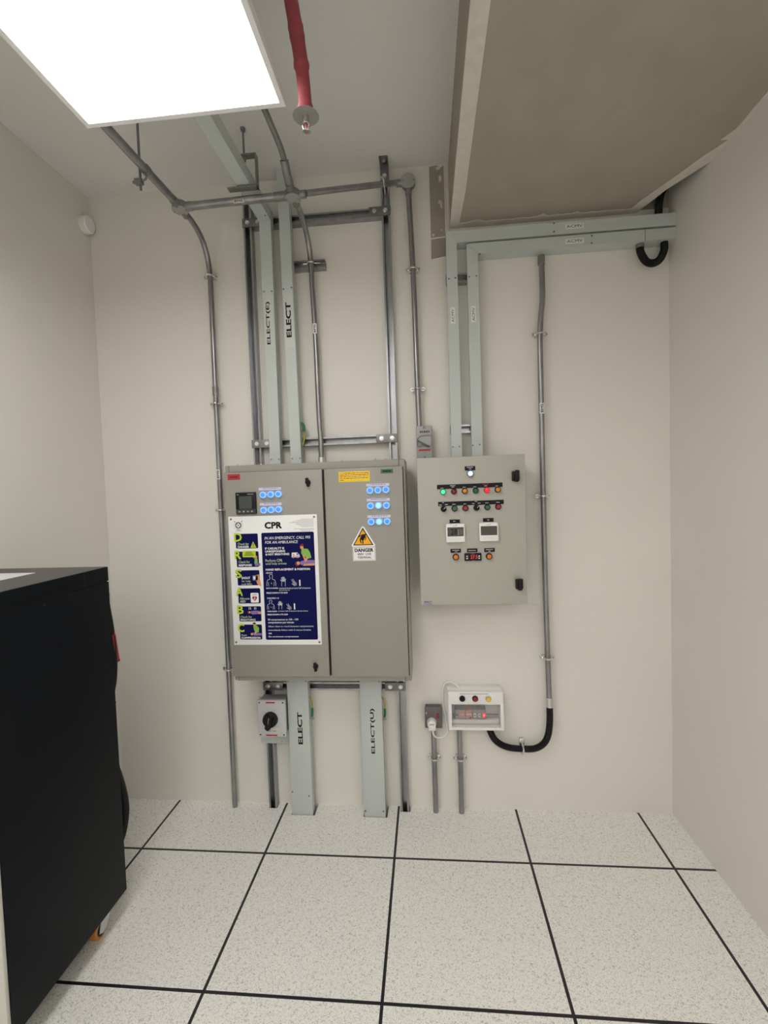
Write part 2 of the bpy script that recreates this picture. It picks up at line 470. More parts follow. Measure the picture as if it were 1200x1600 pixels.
# ------------------------------------------------------------------ sprinkler drop
sp = thing('sprinkler_drop', 'red sleeved sprinkler hose hanging from the ceiling with a chrome head', 'sprinkler', (-0.107, -1.076, 2.66))
hose_pts = [(-0.166, -1.076, 3.24), (-0.150, -1.076, 3.10), (-0.135, -1.076, 2.985), (-0.1235, -1.076, 2.90), (-0.114, -1.076, 2.82), (-0.109, -1.076, 2.75), (-0.107, -1.076, 2.692)]
def hr(t):
    r = 0.0190
    for c, w, a in ((0.47, 0.022, 0.0022), (0.52, 0.022, 0.002), (0.68, 0.022, 0.0026), (0.965, 0.02, 0.0034), (0.2, 0.03, 0.002)):
        r += a * math.exp(-((t - c) / w) ** 2)
    return r - 0.0012 * (t > 0.7)
B().tube(hose_pts, hr, REDHOSE, 18, 14).build('hose', sp)
b = B()
b.lathe([(0.0, 0.014), (0.012, 0.014), (0.014, 0.006), (0.034, 0.003), (0.036, 0.0), (0.033, -0.001), (0.012, 0.001), (0.0, 0.001)], (-0.107, -1.076, 2.680), (0, 0, 1), ESC, 32)
b.build('escutcheon', sp)
b = B()
b.cyl((-0.107, -1.076, 2.660), (-0.107, -1.076, 2.682), 0.0085, CHROME, 12, 0.001)
for s in (-1, 1):
    b.tube([(-0.107 + s * 0.007, -1.076, 2.662), (-0.107 + s * 0.009, -1.076, 2.652), (-0.107 + s * 0.003, -1.076, 2.640)], 0.0022, CHROME, 8)
b.cyl((-0.107, -1.076, 2.642), (-0.107, -1.076, 2.660), 0.0022, REDP, 8)
b.lathe([(0.0, 0), (0.012, 0.001), (0.013, 0.0025), (0.0, 0.003)], (-0.107, -1.076, 2.636), (0, 0, 1), CHROME, 16)
b.build('sprinkler_head', sp)

# ------------------------------------------------------------------ conduits
R1 = 0.0132
YC = -0.040
def saddle(parent, x, z, first=[None]):
    """galvanised saddle clamp: base bar on the wall, strap over the pipe, two screws"""
    if first[0] is not None:
        s0, x0, z0 = first[0]
        return dup(s0, (x - x0, 0, z - z0), parent)
    b = B()
    b.box(x - 0.022, x + 0.022, -0.027, 0, z - 0.0075, z + 0.0075, ZINC, 0.003)
    for d in (-1, 1): b.lathe([(0.0105, 0), (0.0105, 0.004), (0.0095, 0.005), (0, 0.005)], (x + d * 0.0265, -0.026, z), (0, -1, 0), ZINC, 16)
    b.tube([(x - 0.027, -0.031, z), (x - 0.0185, -0.033, z), (x - 0.0160, -0.043, z), (x - 0.0105, -0.0545, z), (x, -0.0590, z), (x + 0.0105, -0.0545, z), (x + 0.0160, -0.043, z), (x + 0.0185, -0.033, z), (x + 0.027, -0.031, z)], 0.0048, ZINC, 8, 4)
    s = b.build('saddle', parent)
    for d in (-0.027, 0.027): B().lathe([(0.0050, 0), (0.0046, 0.003), (0.0, 0.0035)], (x + d, -0.0312, z), (0, -1, 0), PLATE, 10).build('screw', s)
    first[0] = (s, x, z); return s

def tape(parent, x, z0, z1, y, s='BMS'):
    b = B(); b.box(x - 0.010, x + 0.010, y, y + 0.006, z0, z1, WSTICK)
    b.text(s, x - 0.006, x + 0.006, z0 + 0.005, z1 - 0.005, y - 0.0004, INK, rot=1, bold=0.01)
    return b.build('label_tape', parent, 'small white tape lettered BMS')

def jbox(x, y, z, axis, ports, label, group='round junction boxes of the conduit run'):
    """round malleable conduit box; axis = side the lid faces"""
    t = thing('junction_box', label, 'junction box', (x, y, z), group)
    ax = Vector(axis); b = B()
    b.lathe([(0.028, -0.020), (0.034, -0.013), (0.0345, 0.012)], (x, y, z), ax, GALV2, 28)
    for d, r in ports:
        d = Vector(d).normalized(); o = Vector((x, y, z))
        b.cyl(o + d * 0.024, o + d * 0.058, r + 0.0032, GALV2, 18, 0.001)
    b.build('body', t)
    b = B(); b.lathe([(0.0355, 0.012), (0.0355, 0.0155), (0.034, 0.017), (0, 0.017)], (x, y, z), ax, LIDM, 28)
    l = b.build('lid', t)
    side = Vector((1, 0, 0))
    for s in (-1, 1): B().lathe([(0.0032, 0.017), (0.0028, 0.0185), (0, 0.019)], Vector((x, y, z)) + side * s * 0.026, ax, PLATE, 8).build('screw', l)
    return t

BXA, BXB, BXC = (-0.869, -0.315, 2.952), (-0.350, -0.325, 2.952), (0.148, -0.055, 3.133)
jbox(*BXA, (0, 0, -1), [((0, 1, -0.12), R1), ((-0.03, -1, 0), R1 + 0.002), ((1, 0, 0), 0.016)], 'round grey junction box at the corner of the conduit run, left of the struts')
jbox(*BXB, (0, 0, -1), [((0, 1, -0.12), R1), ((0, -1, 0.2), R1), ((-1, 0, 0), 0.016), ((1, 0, 0), R1)], 'round grey junction box where four conduits meet, in front of the trunkings')
jbox(*BXC, (0, -1, 0), [((0, 0, -1), R1), ((-1, 0, 0), R1)], 'round grey junction box facing out from the wall, right of the tall strut')

# conduit from the left corner box down to the floor
c = thing('conduit', 'long grey steel conduit down the wall left of the large cabinet', 'conduit', (-0.872, YC, 0), 'steel conduits on the back wall')
B().tube([(-0.873, YC, 0.0), (-0.8725, YC, 0.7), (-0.871, YC, 1.5), (-0.870, YC, 2.3), (-0.869, YC, 2.70), (-0.869, -0.043, 2.78), (-0.869, -0.060, 2.85), (-0.869, -0.098, 2.905), (-0.869, -0.150, 2.936), (-0.869, -0.21, 2.950), (-0.869, -0.275, 2.952)], R1, GALV, 16).build('pipe', c)
for z in (2.773, 2.130, 1.583, 0.744): saddle(c, -0.871, z)
B().cyl((-0.8705, YC, 2.17), (-0.8705, YC, 2.215), R1 + 0.0022, GALV2, 16, 0.001).build('coupling', c)
tape(c, -0.872, 1.742, 1.792, YC - R1 - 0.0012)

# conduit running back over the viewer from the left corner box
c = thing('conduit', 'grey conduit running under the ceiling from the corner box behind the light panel', 'conduit', (-0.88, -0.9, 2.955))
B().tube([(-0.8705, -0.36, 2.953), (-0.885, -0.757, 2.955), (-0.92, -1.7, 2.955), (-0.95, -2.6, 2.955)], R1 + 0.003, GALV, 16, 2).build('pipe', c)
# threaded rod and clip that carry it
c = thing('pipe_hanger', 'thin threaded rod with a side clip holding the overhead conduit', 'hanger', (-0.905, -0.557, 2.878))
B().cyl((-0.903, -0.557, 2.878), (-0.903, -0.557, ZC), 0.0048, ROD, 10).build('threaded_rod', c)
b = B(); b.box(-0.925, -0.893, -0.567, -0.547, 2.900, 2.922, ROD, 0.003)
b.tube([(-0.895, -0.557, 2.913), (-0.880, -0.557, 2.920), (-0.874, -0.557, 2.934)], 0.004, GALV2, 8)
b.lathe([(0.0195, -0.009), (0.0195, 0.009)], (-0.8775, -0.557, 2.954), (0, 1, 0), GALV2, 18)
b.cyl((-0.934, -0.557, 2.911), (-0.92, -0.557, 2.911), 0.006, ROD, 6)
b.build('clip', c)

# conduit between the first two boxes (larger) and on to the third
c = thing('conduit', 'thicker horizontal grey conduit between the two lid-down junction boxes', 'conduit', (-0.61, -0.318, 2.95))
B().tube([(-0.812, -0.316, 2.952), (-0.6, -0.32, 2.952), (-0.425, -0.324, 2.952)], 0.0172, GALV, 18, 2).build('pipe', c)
B().cyl((-0.432, -0.324, 2.952), (-0.405, -0.324, 2.952), 0.0185, GALV2, 18, 0.001).build('coupling', c)
b = B(); b.box(-0.612, -0.566, -0.3385, -0.3330, 2.935, 2.948, WSTICK); b.text('BMS', -0.607, -0.571, 2.937, 2.946, -0.3388, INK, bold=0.01)
b.build('label_tape', c, 'small white tape lettered BMS')
c = thing('conduit', 'horizontal grey conduit crossing in front of the tall right strut', 'conduit', (-0.1, -0.2, 3.04))
B().tube([(-0.295, -0.300, 2.971), (-0.10, -0.190, 3.047), (0.090, -0.075, 3.124)], R1, GALV, 16, 2).build('pipe', c)
b = B(); b.tube([(0.022, -0.042, 3.145), (0.022, -0.118, 3.128), (0.034, -0.142, 3.10), (0.036, -0.10, 3.085), (0.036, -0.042, 3.083)], 0.0035, ZINC, 8, 6)
b.build('strap', c)
# middle conduit
c = thing('conduit', 'grey conduit dropping from the four-way box to the large cabinet top', 'conduit', (-0.334, YC, 1.8), 'steel conduits on the back wall')
B().tube([(-0.333, YC, 1.7972), (-0.331, YC, 1.915), (-0.334, YC, 1.985), (-0.336, YC, 2.1), (-0.3375, YC, 2.4), (-0.344, YC, 2.66), (-0.345, -0.045, 2.77), (-0.346, -0.060, 2.84), (-0.346, -0.095, 2.890), (-0.347, -0.150, 2.925), (-0.348, -0.215, 2.942), (-0.349, -0.285, 2.948)], R1, GALV, 16).build('pipe', c)
B().cyl((-0.333, YC, 1.7972), (-0.332, YC, 1.835), R1 + 0.003, ZINC, 16, 0.001).build('coupling', c, 'bright zinc coupling')
tape(c, -0.3375, 2.448, 2.497, YC - R1 - 0.0012)
# conduit that runs back from the four-way box
c = thing('conduit', 'grey conduit running back from the four-way box towards the light panel', 'conduit', (-0.35, -0.6, 3.0))
B().tube([(-0.350, -0.375, 2.966), (-0.350, -0.41, 2.995), (-0.350, -0.45, 3.030), (-0.351, -0.52, 3.045), (-0.352, -0.75, 3.047), (-0.352, -1.5, 3.047), (-0.352, -2.6, 3.047)], R1 - 0.001, GALV, 16).build('pipe', c)
B().tube([(-0.350, -0.352, 2.962), (-0.350, -0.40, 2.985), (-0.350, -0.44, 3.022)], 0.0175, GALV2, 16).build('coupling', c)
# right conduit down to the small isolator
c = thing('conduit', 'grey conduit from the wall-facing box down to the small grey isolator', 'conduit', (0.16, YC, 2.0), 'steel conduits on the back wall')
B().tube([(0.166, YC, 1.966), (0.163, YC, 2.2), (0.160, YC, 2.6), (0.1555, YC, 2.85), (0.149, -0.048, 3.04), (0.148, -0.055, 3.085)], R1, GALV, 16).build('pipe', c)
for x, z in ((0.158, 2.731), (0.164, 2.151)): saddle(c, x, z)
# conduit at the right between the inner trunking and the black flexible
c = thing('conduit', 'long grey conduit right of the control panel with black flexible below', 'conduit', (0.76, YC, 0.6), 'steel conduits on the back wall')
B().tube([(0.768, YC, 0.585), (0.764, YC, 0.8), (0.759, YC, 1.2), (0.757, YC, 1.6), (0.756, YC, 2.1), (0.756, YC, 2.36), (0.763, YC, 2.47), (0.771, YC, 2.56), (0.769, YC, 2.745)], R1, GALV, 16).build('pipe', c)
B().cyl((0.769, YC, 2.705), (0.769, YC, 2.748), R1 + 0.003, GALV2, 16, 0.001).build('coupling', c)
B().cyl((0.769, YC, 0.555), (0.768, YC, 0.605), R1 + 0.0035, ZINC, 16, 0.001).build('coupling', c)
for x, z in ((0.757, 2.382), (0.757, 1.603), (0.764, 0.801)): saddle(c, x, z)
tape(c, 0.756, 2.000, 2.050, YC - R1 - 0.0012)
# short conduits up from the floor
for x, zt, lab in ((0.192, 0.445, 'short grey conduit rising from the floor to the grey socket'), (0.323, 0.462, 'short grey conduit rising from the floor to the white consumer unit')):
    c = thing('conduit', lab, 'conduit', (x, YC, 0), 'short conduits rising from the floor')
    B().cyl((x, YC + 0.004, 0), (x, YC + 0.004, zt), R1, GALV, 18).build('pipe', c)
    saddle(c, x, 0.284)

# ------------------------------------------------------------------ strut frame
def channel(b, p0, p1, face=-1, w=0.041, d=0.041, lip=0.0085, t=0.0028, m=STRUT):
    """open C-channel from p0 to p1 on the wall (y=0), slot towards -y; runs along x or z"""
    x0, z0 = p0; x1, z1 = p1
    prof = [(-w/2, 0), (w/2, 0), (w/2, -d), (w/2 - lip, -d), (w/2 - lip, -d + 0.008), (w/2 - lip + t*0.6, -d + 0.008), (w/2 - lip + t*0.6, -d + t), (w/2 - t, -d + t), (w/2 - t, -t),
            (-w/2 + t, -t), (-w/2 + t, -d + t), (-w/2 + lip - t*0.6, -d + t), (-w/2 + lip - t*0.6, -d + 0.008), (-w/2 + lip, -d + 0.008), (-w/2 + lip, -d), (-w/2, -d)]
    if abs(x1 - x0) < abs(z1 - z0): b.prism([(x0 + u, v) for u, v in prof], z0, z1, m, 'XY')
    else: b.prism([(v, z0 + u) for u, v in prof], x0, x1, m, 'YZ')
    return b
SF = thing('strut_support', 'galvanised strut channel frame bolted behind the large cabinet', 'metal frame', (-0.31, 0, 0))
channel(B(), (-0.664, -0.06), (-0.664, 3.20)).build('strut_channel', SF)
channel(B(), (0.034, -0.06), (0.034, 3.20)).build('strut_channel', SF)
for z, x0, x1 in ((3.016, -0.642, 0.012), (1.915, -0.642, 0.012), (0.656, -0.642, 0.012)):
    channel(B(), (x0, z), (x1, z)).build('strut_channel', SF)
def head(parent, p, axis, r=0.0042, h=0.0024, m=PLATE, name='screw', n=10):
    return B().lathe([(r, 0), (r * 0.92, h * 0.8), (0, h)], p, axis, m, n).build(name, parent)
def bolt(b, x, z, y, m=ZINC, r=0.0095):
    b.lathe([(r * 1.15, 0), (r * 1.15, 0.0015)], (x, y, z), (0, -1, 0), m, 16)
    b.lathe([(r, 0.0015), (r * 0.95, 0.006), (0, 0.0065)], (x, y, z), (0, -1, 0), m, 6)
for x0, z in ((-0.688, 3.016), (-0.690, 1.915), (-0.688, 0.656), (-0.048, 3.018), (-0.050, 1.915), (-0.048, 0.656)):
    m = PLATE if z > 2.5 or z < 1 else GALV2
    b = B(); b.box(x0, x0 + 0.106, -0.047, -0.0415, z - 0.021, z + 0.021, m, 0.002)
    p = b.build('joining_plate', SF)
    for dx in (0.027, 0.080):
        b = B(); bolt(b, x0 + dx, z, -0.047); b.build('bolt', p)
b = B()                                                     # angle bracket onto the ceiling at the right strut
b.box(0.013, 0.055, -0.047, -0.0415, 3.150, 3.2395, PLATE, 0.002)
b.box(0.013, 0.055, -0.100, -0.0415, 3.2335, 3.2395, PLATE, 0.002)
p = b.build('angle_bracket', SF)
b = B(); bolt(b, 0.034, 3.18, -0.047); b.build('bolt', p)
head(p, (0.034, -0.078, 3.2335), (0, 0, -1), 0.010, 0.0065, ZINC, 'bolt', 6)

def small_strut(x0, x1, z, lab):
    b = channel(B(), (x0, z), (x1, z)); return tag(b.build('strut_channel'), lab, 'strut channel')
s = small_strut(-0.440, -0.277, 2.792, 'short strut channel behind the bent grey conduit')
small_strut(0.3175, 0.4715, 2.672, 'short strut channel behind the upper ends of the paired trunkings')
small_strut(0.3175, 0.4715, 1.945, 'short strut channel behind the trunkings just above the control panel')
c = thing('pipe_clip', 'narrow strut clip wrapped round the conduit on the short channel', 'clip', (-0.343, -0.05, 2.79))
b = B(); b.tube([(-0.385, -0.045, 2.793), (-0.362, -0.046, 2.793), (-0.358, -0.060, 2.793), (-0.345, -0.0645, 2.793), (-0.331, -0.060, 2.793), (-0.327, -0.046, 2.793), (-0.300, -0.044, 2.793)], 0.004, ZINC, 8, 4); b.build('strap', c)

# C-shaped hanger for the overhead trunking
c = thing('trunking_hanger', 'C-shaped bracket on a rod holding the overhead trunking', 'hanger', (-0.555, -0.345, 2.98))
B().cyl((-0.553, -0.345, 3.095), (-0.553, -0.345, ZC), 0.0042, ROD, 10).build('threaded_rod', c)
B().lathe([(0.011, 0), (0.010, -0.012), (0.004, -0.016)], (-0.553, -0.345, ZC), (0, 0, 1), ROD, 14).build('anchor', c)
b = B()
b.box(-0.575, -0.4965, -0.361, -0.329, 3.118, 3.123, GALV2, 0.001)
b.box(-0.5015, -0.4965, -0.361, -0.329, 2.984, 3.123, GALV2, 0.001)
b.box(-0.630, -0.4965, -0.361, -0.329, 2.984, 2.989, GALV2, 0.001)
b.build('bracket', c)
b = B(); b.cyl((-0.553, -0.345, 3.100), (-0.553, -0.345, 3.117), 0.009, GALV2, 6); b.build('nut', c)

# ------------------------------------------------------------------ trunkings
def screws(parent, pts, y):
    for x, z in pts: head(parent, (x, y, z), (0, -1, 0))
def sticker(parent, x0, x1, z0, z1, y, s, tx0, tx1, tz0, tz1, rot=1, m=STICK, bold=0.015):
    b = B(); b.box(x0, x1, y - 0.0006, y, z0, z1, m)
    b.text(s, tx0, tx1, tz0, tz1, y - 0.0010, INK, rot=rot, bold=bold)
    return b.build('sticker', parent, 'pale sticker lettered ' + s)
def slanted(b, xa0, xa1, za, xb0, xb1, zb, y0, y1, m):
    b.prism([(xa0, za), (xa1, za), (xb1, zb), (xb0, zb)], y0, y1, m); return b

YF = -0.085
# upper left, bends back under the ceiling
t = thing('cable_trunking', 'pale green trunking lettered ELECT(E) bending forward under the ceiling', 'trunking', (-0.557, -0.065, 1.8), 'trunkings above the large cabinet')
b = slanted(B(), -0.583, -0.531, 1.7972, -0.587, -0.529, 3.055, YF, -0.0425, TRUNK)
b.box(-0.587, -0.529, -2.6, YF, 2.995, 3.055, TRUNK)
b.build('channel', t)
b = B(); slanted(b, -0.5835, -0.5305, 1.7972, -0.5845, -0.5295, 2.615, YF - 0.0015, YF, TRUNK); b.build('cover', t)
screws(t, [(-0.577, 1.83), (-0.537, 1.83), (-0.577, 2.655), (-0.538, 2.655)], YF - 0.0012); head(t, (-0.54, -0.13, 2.995), (0, 0, -1))
sticker(t, -0.577, -0.541, 2.385, 2.632, YF - 0.0015, 'ELECT(E)', -0.572, -0.549, 2.397, 2.605, bold=0.016)
# upper right, straight to the ceiling
t = thing('cable_trunking', 'pale green trunking lettered ELECT going straight up to the ceiling', 'trunking', (-0.452, -0.065, 1.8), 'trunkings above the large cabinet')
slanted(B(), -0.476, -0.424, 1.7972, -0.490, -0.436, 3.239, YF, -0.0425, TRUNK).build('channel', t)
b = B(); slanted(b, -0.4765, -0.4235, 1.7972, -0.4845, -0.4325, 2.660, YF - 0.0015, YF, TRUNK); b.build('cover', t)
screws(t, [(-0.469, 1.83), (-0.430, 1.83), (-0.478, 2.66), (-0.438, 2.665)], YF - 0.0014)
sticker(t, -0.476, -0.436, 2.378, 2.640, YF - 0.0015, 'ELECT', -0.472, -0.446, 2.425, 2.595, bold=0.026)
w = B(); w.tube([(-0.424, -0.055, 2.005), (-0.415, -0.055, 1.98), (-0.413, -0.055, 1.93), (-0.422, -0.055, 1.895)], 0.0045, YG, 8); w.build('earth_wire', t)
w = B(); w.tube([(-0.423, -0.055, 2.01), (-0.414, -0.055, 1.995), (-0.412, -0.055, 1.965)], 0.0075, GRN, 8); w.build('wire_lug', t)
# lower pair, larger, through the floor
def lower_trunk(x, lab, s, sz0, sz1, tz0, tz1, zscr):
    t = thing('cable_trunking', lab, 'trunking', (x, -0.05, 0), 'trunkings between the large cabinet and the floor')
    B().box(x - 0.0535, x + 0.0535, -0.0835, -0.0425, -0.2, 0.7618, TRUNK).build('channel', t)
    B().box(x - 0.0545, x + 0.0545, -0.0865, -0.0835, -0.2, 0.7618, TRUNK, 0.0012).build('cover', t)
    screws(t, zscr, -0.0865)
    sticker(t, x - 0.012, x + 0.022, sz0, sz1, -0.0865, s, x - 0.007, x + 0.018, tz0, tz1, bold=0.026 if s == 'ELECT' else 0.016)
    w = B(); w.tube([(x + 0.054, -0.06, 0.61), (x + 0.060, -0.06, 0.600), (x + 0.066, -0.06, 0.575), (x + 0.067, -0.06, 0.545), (x + 0.064, -0.06, 0.51)], 0.0035, YG, 8); w.build('earth_wire', t)
    w = B(); w.tube([(x + 0.066, -0.06, 0.55), (x + 0.066, -0.06, 0.525), (x + 0.0635, -0.06, 0.505)], 0.0062, GRN, 8); w.cyl((x + 0.054, -0.06, 0.495), (x + 0.072, -0.06, 0.495), 0.0045, GREY5, 8); w.build('wire_lug', t)
    return t
lower_trunk(-0.4925, 'wide pale green trunking lettered ELECT from cabinet underside into the floor', 'ELECT', 0.335, 0.575, 0.372, 0.540, [(-0.455, 0.10), (-0.541, 0.12), (-0.447, 0.70), (-0.538, 0.70)])
lower_trunk(-0.117, 'wide pale green trunking lettered ELECT(U) from cabinet underside into the floor', 'ELECT(U)', 0.320, 0.565, 0.330, 0.562, [(-0.165, 0.03), (-0.073, 0.03), (-0.072, 0.70)])
# two right-hand ACMV trunkings: up from the control panel, then along to the right wall
def acmv(x0, x1, z0, z1, lab, sx, sz, hx0, hz, vs, hs, seam=None):
    t = thing('cable_trunking', lab, 'trunking', ((x0 + x1) / 2, -0.05, 1.8), 'paired trunkings from the control panel to the right wall')
    b = B(); b.box(x0, x1, -0.0685, -0.0425, 1.7985, z1, TRUNK); b.box(x1, XR - 0.0005, -0.0685, -0.002, z0, z1, TRUNK); b.build('channel', t)
    b = B(); b.prism([(x0, 1.7985), (x1, 1.7985), (x1, z0), (x0, z1 - 0.0006)], -0.0705, -0.0685, TRUNK)
    b.build('cover', t)
    b = B(); b.prism([(x1 + 0.0008, z0), (XR - 0.001, z0), (XR - 0.001, z1), (x0 + 0.0012, z1)], -0.0705, -0.0685, TRUNK)
    if seam: b.box(seam, seam + 0.002, -0.0709, -0.0705, z0, z1, GAP)
    b.build('cover', t)
    screws(t, vs + hs, -0.0705)
    sticker(t, sx - 0.011, sx + 0.011, 2.446, 2.522, -0.0705, 'ACMV', sx - 0.006, sx + 0.006, 2.452, 2.514, m=WSTICK, bold=0.0)
    sticker(t, hx0, hx0 + 0.085, hz - 0.012, hz + 0.012, -0.0705, 'ACMV', hx0 + 0.007, hx0 + 0.078, hz - 0.0065, hz + 0.0065, rot=0, m=WSTICK, bold=0.0)
    return t
acmv(0.3195, 0.3700, 2.824, 2.880, 'outer pale green ACMV trunking, upper of the pair under the bulkhead', 0.343, 2.48, 0.872, 2.856,
     [(0.329, 2.658), (0.360, 2.660), (0.327, 1.856), (0.358, 1.857)], [(0.822, 2.876), (0.822, 2.838)])
acmv(0.4170, 0.4690, 2.764, 2.815, 'inner pale green ACMV trunking, lower of the pair under the bulkhead', 0.441, 2.48, 0.872, 2.788,
     [(0.426, 2.660), (0.459, 2.662), (0.422, 1.860), (0.455, 1.862)], [(0.992, 2.806), (0.991, 2.772), (0.478, 2.762)], seam=1.228)

# black flexible loops at the right end
def flex(pts, r, lab, name='flexible_conduit', group=None):
    t = thing(name, lab, 'flexible conduit', pts[0], group)
    path = catmull(pts, 26); n = len(path)
    b = B(); b.tube([tuple(p) for p in path], lambda q: r + 0.0009 * math.sin(q * n * 2.1), BLACK, 16, 0); b.build('hose', t)
    return t
t = flex([(1.219, -0.040, 2.763), (1.221, -0.042, 2.725), (1.243, -0.045, 2.683), (1.272, -0.045, 2.671), (1.303, -0.045, 2.685), (1.324, -0.043, 2.725), (1.327, -0.040, 2.763)], 0.0165, 'black flexible conduit loop hanging under the right end of the trunkings')
B().cyl((1.219, -0.040, 2.745), (1.219, -0.040, 2.766), 0.018, GALV2, 16, 0.001).build('gland', t)
t = flex([(1.302, -0.040, 2.8815), (1.303, -0.045, 2.94), (1.312, -0.055, 2.99), (1.345, -0.075, 3.03), (1.362, -0.085, 3.05)], 0.0165, 'black flexible conduit rising behind the cut corner of the bulkhead')

# blank cover high on the left wall
b = B(); b.lathe([(0.043, 0), (0.043, 0.028), (0.038, 0.034), (0.0, 0.036)], (XL, -0.0445, 3.078), (1, 0, 0), WHITE, 32)
tag(b.build('blank_cover'), 'round white blank cover high in the left wall corner', 'wall cover')

# ------------------------------------------------------------------ large distribution cabinet
CX0, CX1, CZ0, CZ1, CYF = -0.757, 0.098, 0.762, 1.797, -0.250
cab = thing('distribution_cabinet', 'large two-door grey electrical cabinet with a CPR sign', 'electrical cabinet', (-0.33, -0.12, CZ0))
b = B()
b.box(CX0, CX1, CYF + 0.019, -0.0478, CZ0, CZ1, CAB, 0.006, 3)
b.box(CX0 + 0.022, CX1 - 0.030, CYF + 0.016, CYF + 0.025, CZ1 - 0.032, CZ1 - 0.0015, CAB)
b.box(CX0 + 0.022, CX1 - 0.030, CYF + 0.016, CYF + 0.025, CZ0 + 0.0015, CZ0 + 0.028, CAB)
for x in (CX0 + 0.0215, CX1 - 0.0300):
    b.box(x, x + 0.0015, CYF + 0.0155, CYF + 0.02, CZ1 - 0.033, CZ1 - 0.001, GAP)
    b.box(x, x + 0.0015, CYF + 0.0155, CYF + 0.02, CZ0 + 0.001, CZ0 + 0.028, GAP)
b.build('body', cab)
b = B(); b.box(-0.752, 0.089, CYF + 0.0135, CYF + 0.0165, 0.793, 1.761, GAP); b.box(-0.2765, -0.269, CYF + 0.006, CYF + 0.014, 0.791, 1.762, CAB); b.build('gasket', cab, 'black door gasket')
door1 = B().box(-0.755, -0.2865, CYF, CYF + 0.0135, 0.790, 1.763, CAB, 0.0018).build('door', cab, 'left door with black locks')
door2 = B().box(-0.2685, 0.0860, CYF, CYF + 0.0135, 0.790, 1.763, CAB, 0.0018).build('door', cab, 'right door with yellow sticker')
def turn_lock(parent, x, z, y, s=1.0):
    b = B()
    b.cyl((x, y, z), (x, y - 0.006, z), 0.012 * s, BLACK, 20, 0.001)
    b.box(x - 0.006 * s, x + 0.006 * s, y - 0.022, y - 0.004, z - 0.020 * s, z + 0.020 * s, BLACK, 0.0035, 3, rot=Matrix.Rotation(math.radians(-8), 3, 'Y'))
    b.cyl((x, y - 0.004, z), (x, y - 0.016, z), 0.011 * s, BLACK, 16, 0.002)
    return b.build('lock_handle', parent, 'black turn lock')
turn_lock(door1, -0.352, 1.705, CYF); turn_lock(door1, -0.350, 0.841, CYF)
# hoisting screws on the roof
for x in (-0.70, -0.585, -0.40, -0.325, -0.20, -0.04, 0.005):
    b = B(); b.cyl((x, -0.215, CZ1 - 0.001), (x, -0.215, CZ1 + 0.007), 0.0045, ZINC, 8, 0.001); b.build('roof_screw', cab)
# stickers
b = B(); b.box(-0.737, -0.676, CYF - 0.0008, CYF, 1.728, 1.755, REDT); b.box(-0.727, -0.687, CYF - 0.0012, CYF - 0.0008, 1.737, 1.746, HAIRP); b.build('sticker', door1, 'red sticker')
b = B(); b.box(-0.208, -0.064, CYF - 0.0008, CYF, 1.700, 1.747, YELT)
for k in range(5):
    z = 1.740 - 0.0078 * k; x1 = -0.069 if k < 4 else -0.185
    x = -0.202
    while x < x1 - 0.004:
        w = min(random.uniform(0.006, 0.02), x1 - x); b.box(x, x + w, CYF - 0.0011, CYF - 0.0008, z - 0.0016, z + 0.0012, REDT if (k + int(x * 300)) % 3 else GREYINK); x += w + 0.003
b.build('sticker', door2, 'yellow notice sticker')
b = B(); b.box(-0.020, 0.055, CYF - 0.0006, CYF, 1.7275, 1.757, CAB, 0); b.box(-0.013, 0.043, CYF - 0.0014, CYF - 0.0006, 1.733, 1.752, GREENT); b.box(-0.004, 0.035, CYF - 0.0018, CYF - 0.0014, 1.739, 1.746, GAP); b.build('name_plate', door2, 'green name plate in a clear holder')
# meter
mt = B().box(-0.699, -0.601, CYF - 0.012, CYF, 1.566, 1.668, BLACK, 0.003).build('power_meter', cab, 'square black digital meter')
b = B(); b.box(-0.697, -0.603, CYF - 0.0125, CYF - 0.011, 1.568, 1.590, RACKTOP)
for k in range(4): b.box(-0.686 + k * 0.020, -0.676 + k * 0.020, CYF - 0.0145, CYF - 0.012, 1.575, 1.582, GREY5, 0.001)
b.build('button_row', mt)
b = B(); b.box(-0.682, -0.620, CYF - 0.0130, CYF - 0.011, 1.592, 1.650, LCDD)
b.box(-0.692, -0.682, CYF - 0.0125, CYF - 0.012, 1.656, 1.660, GREYINK); b.box(-0.64, -0.612, CYF - 0.0125, CYF - 0.012, 1.657, 1.661, GREYINK)
b.build('screen', mt)
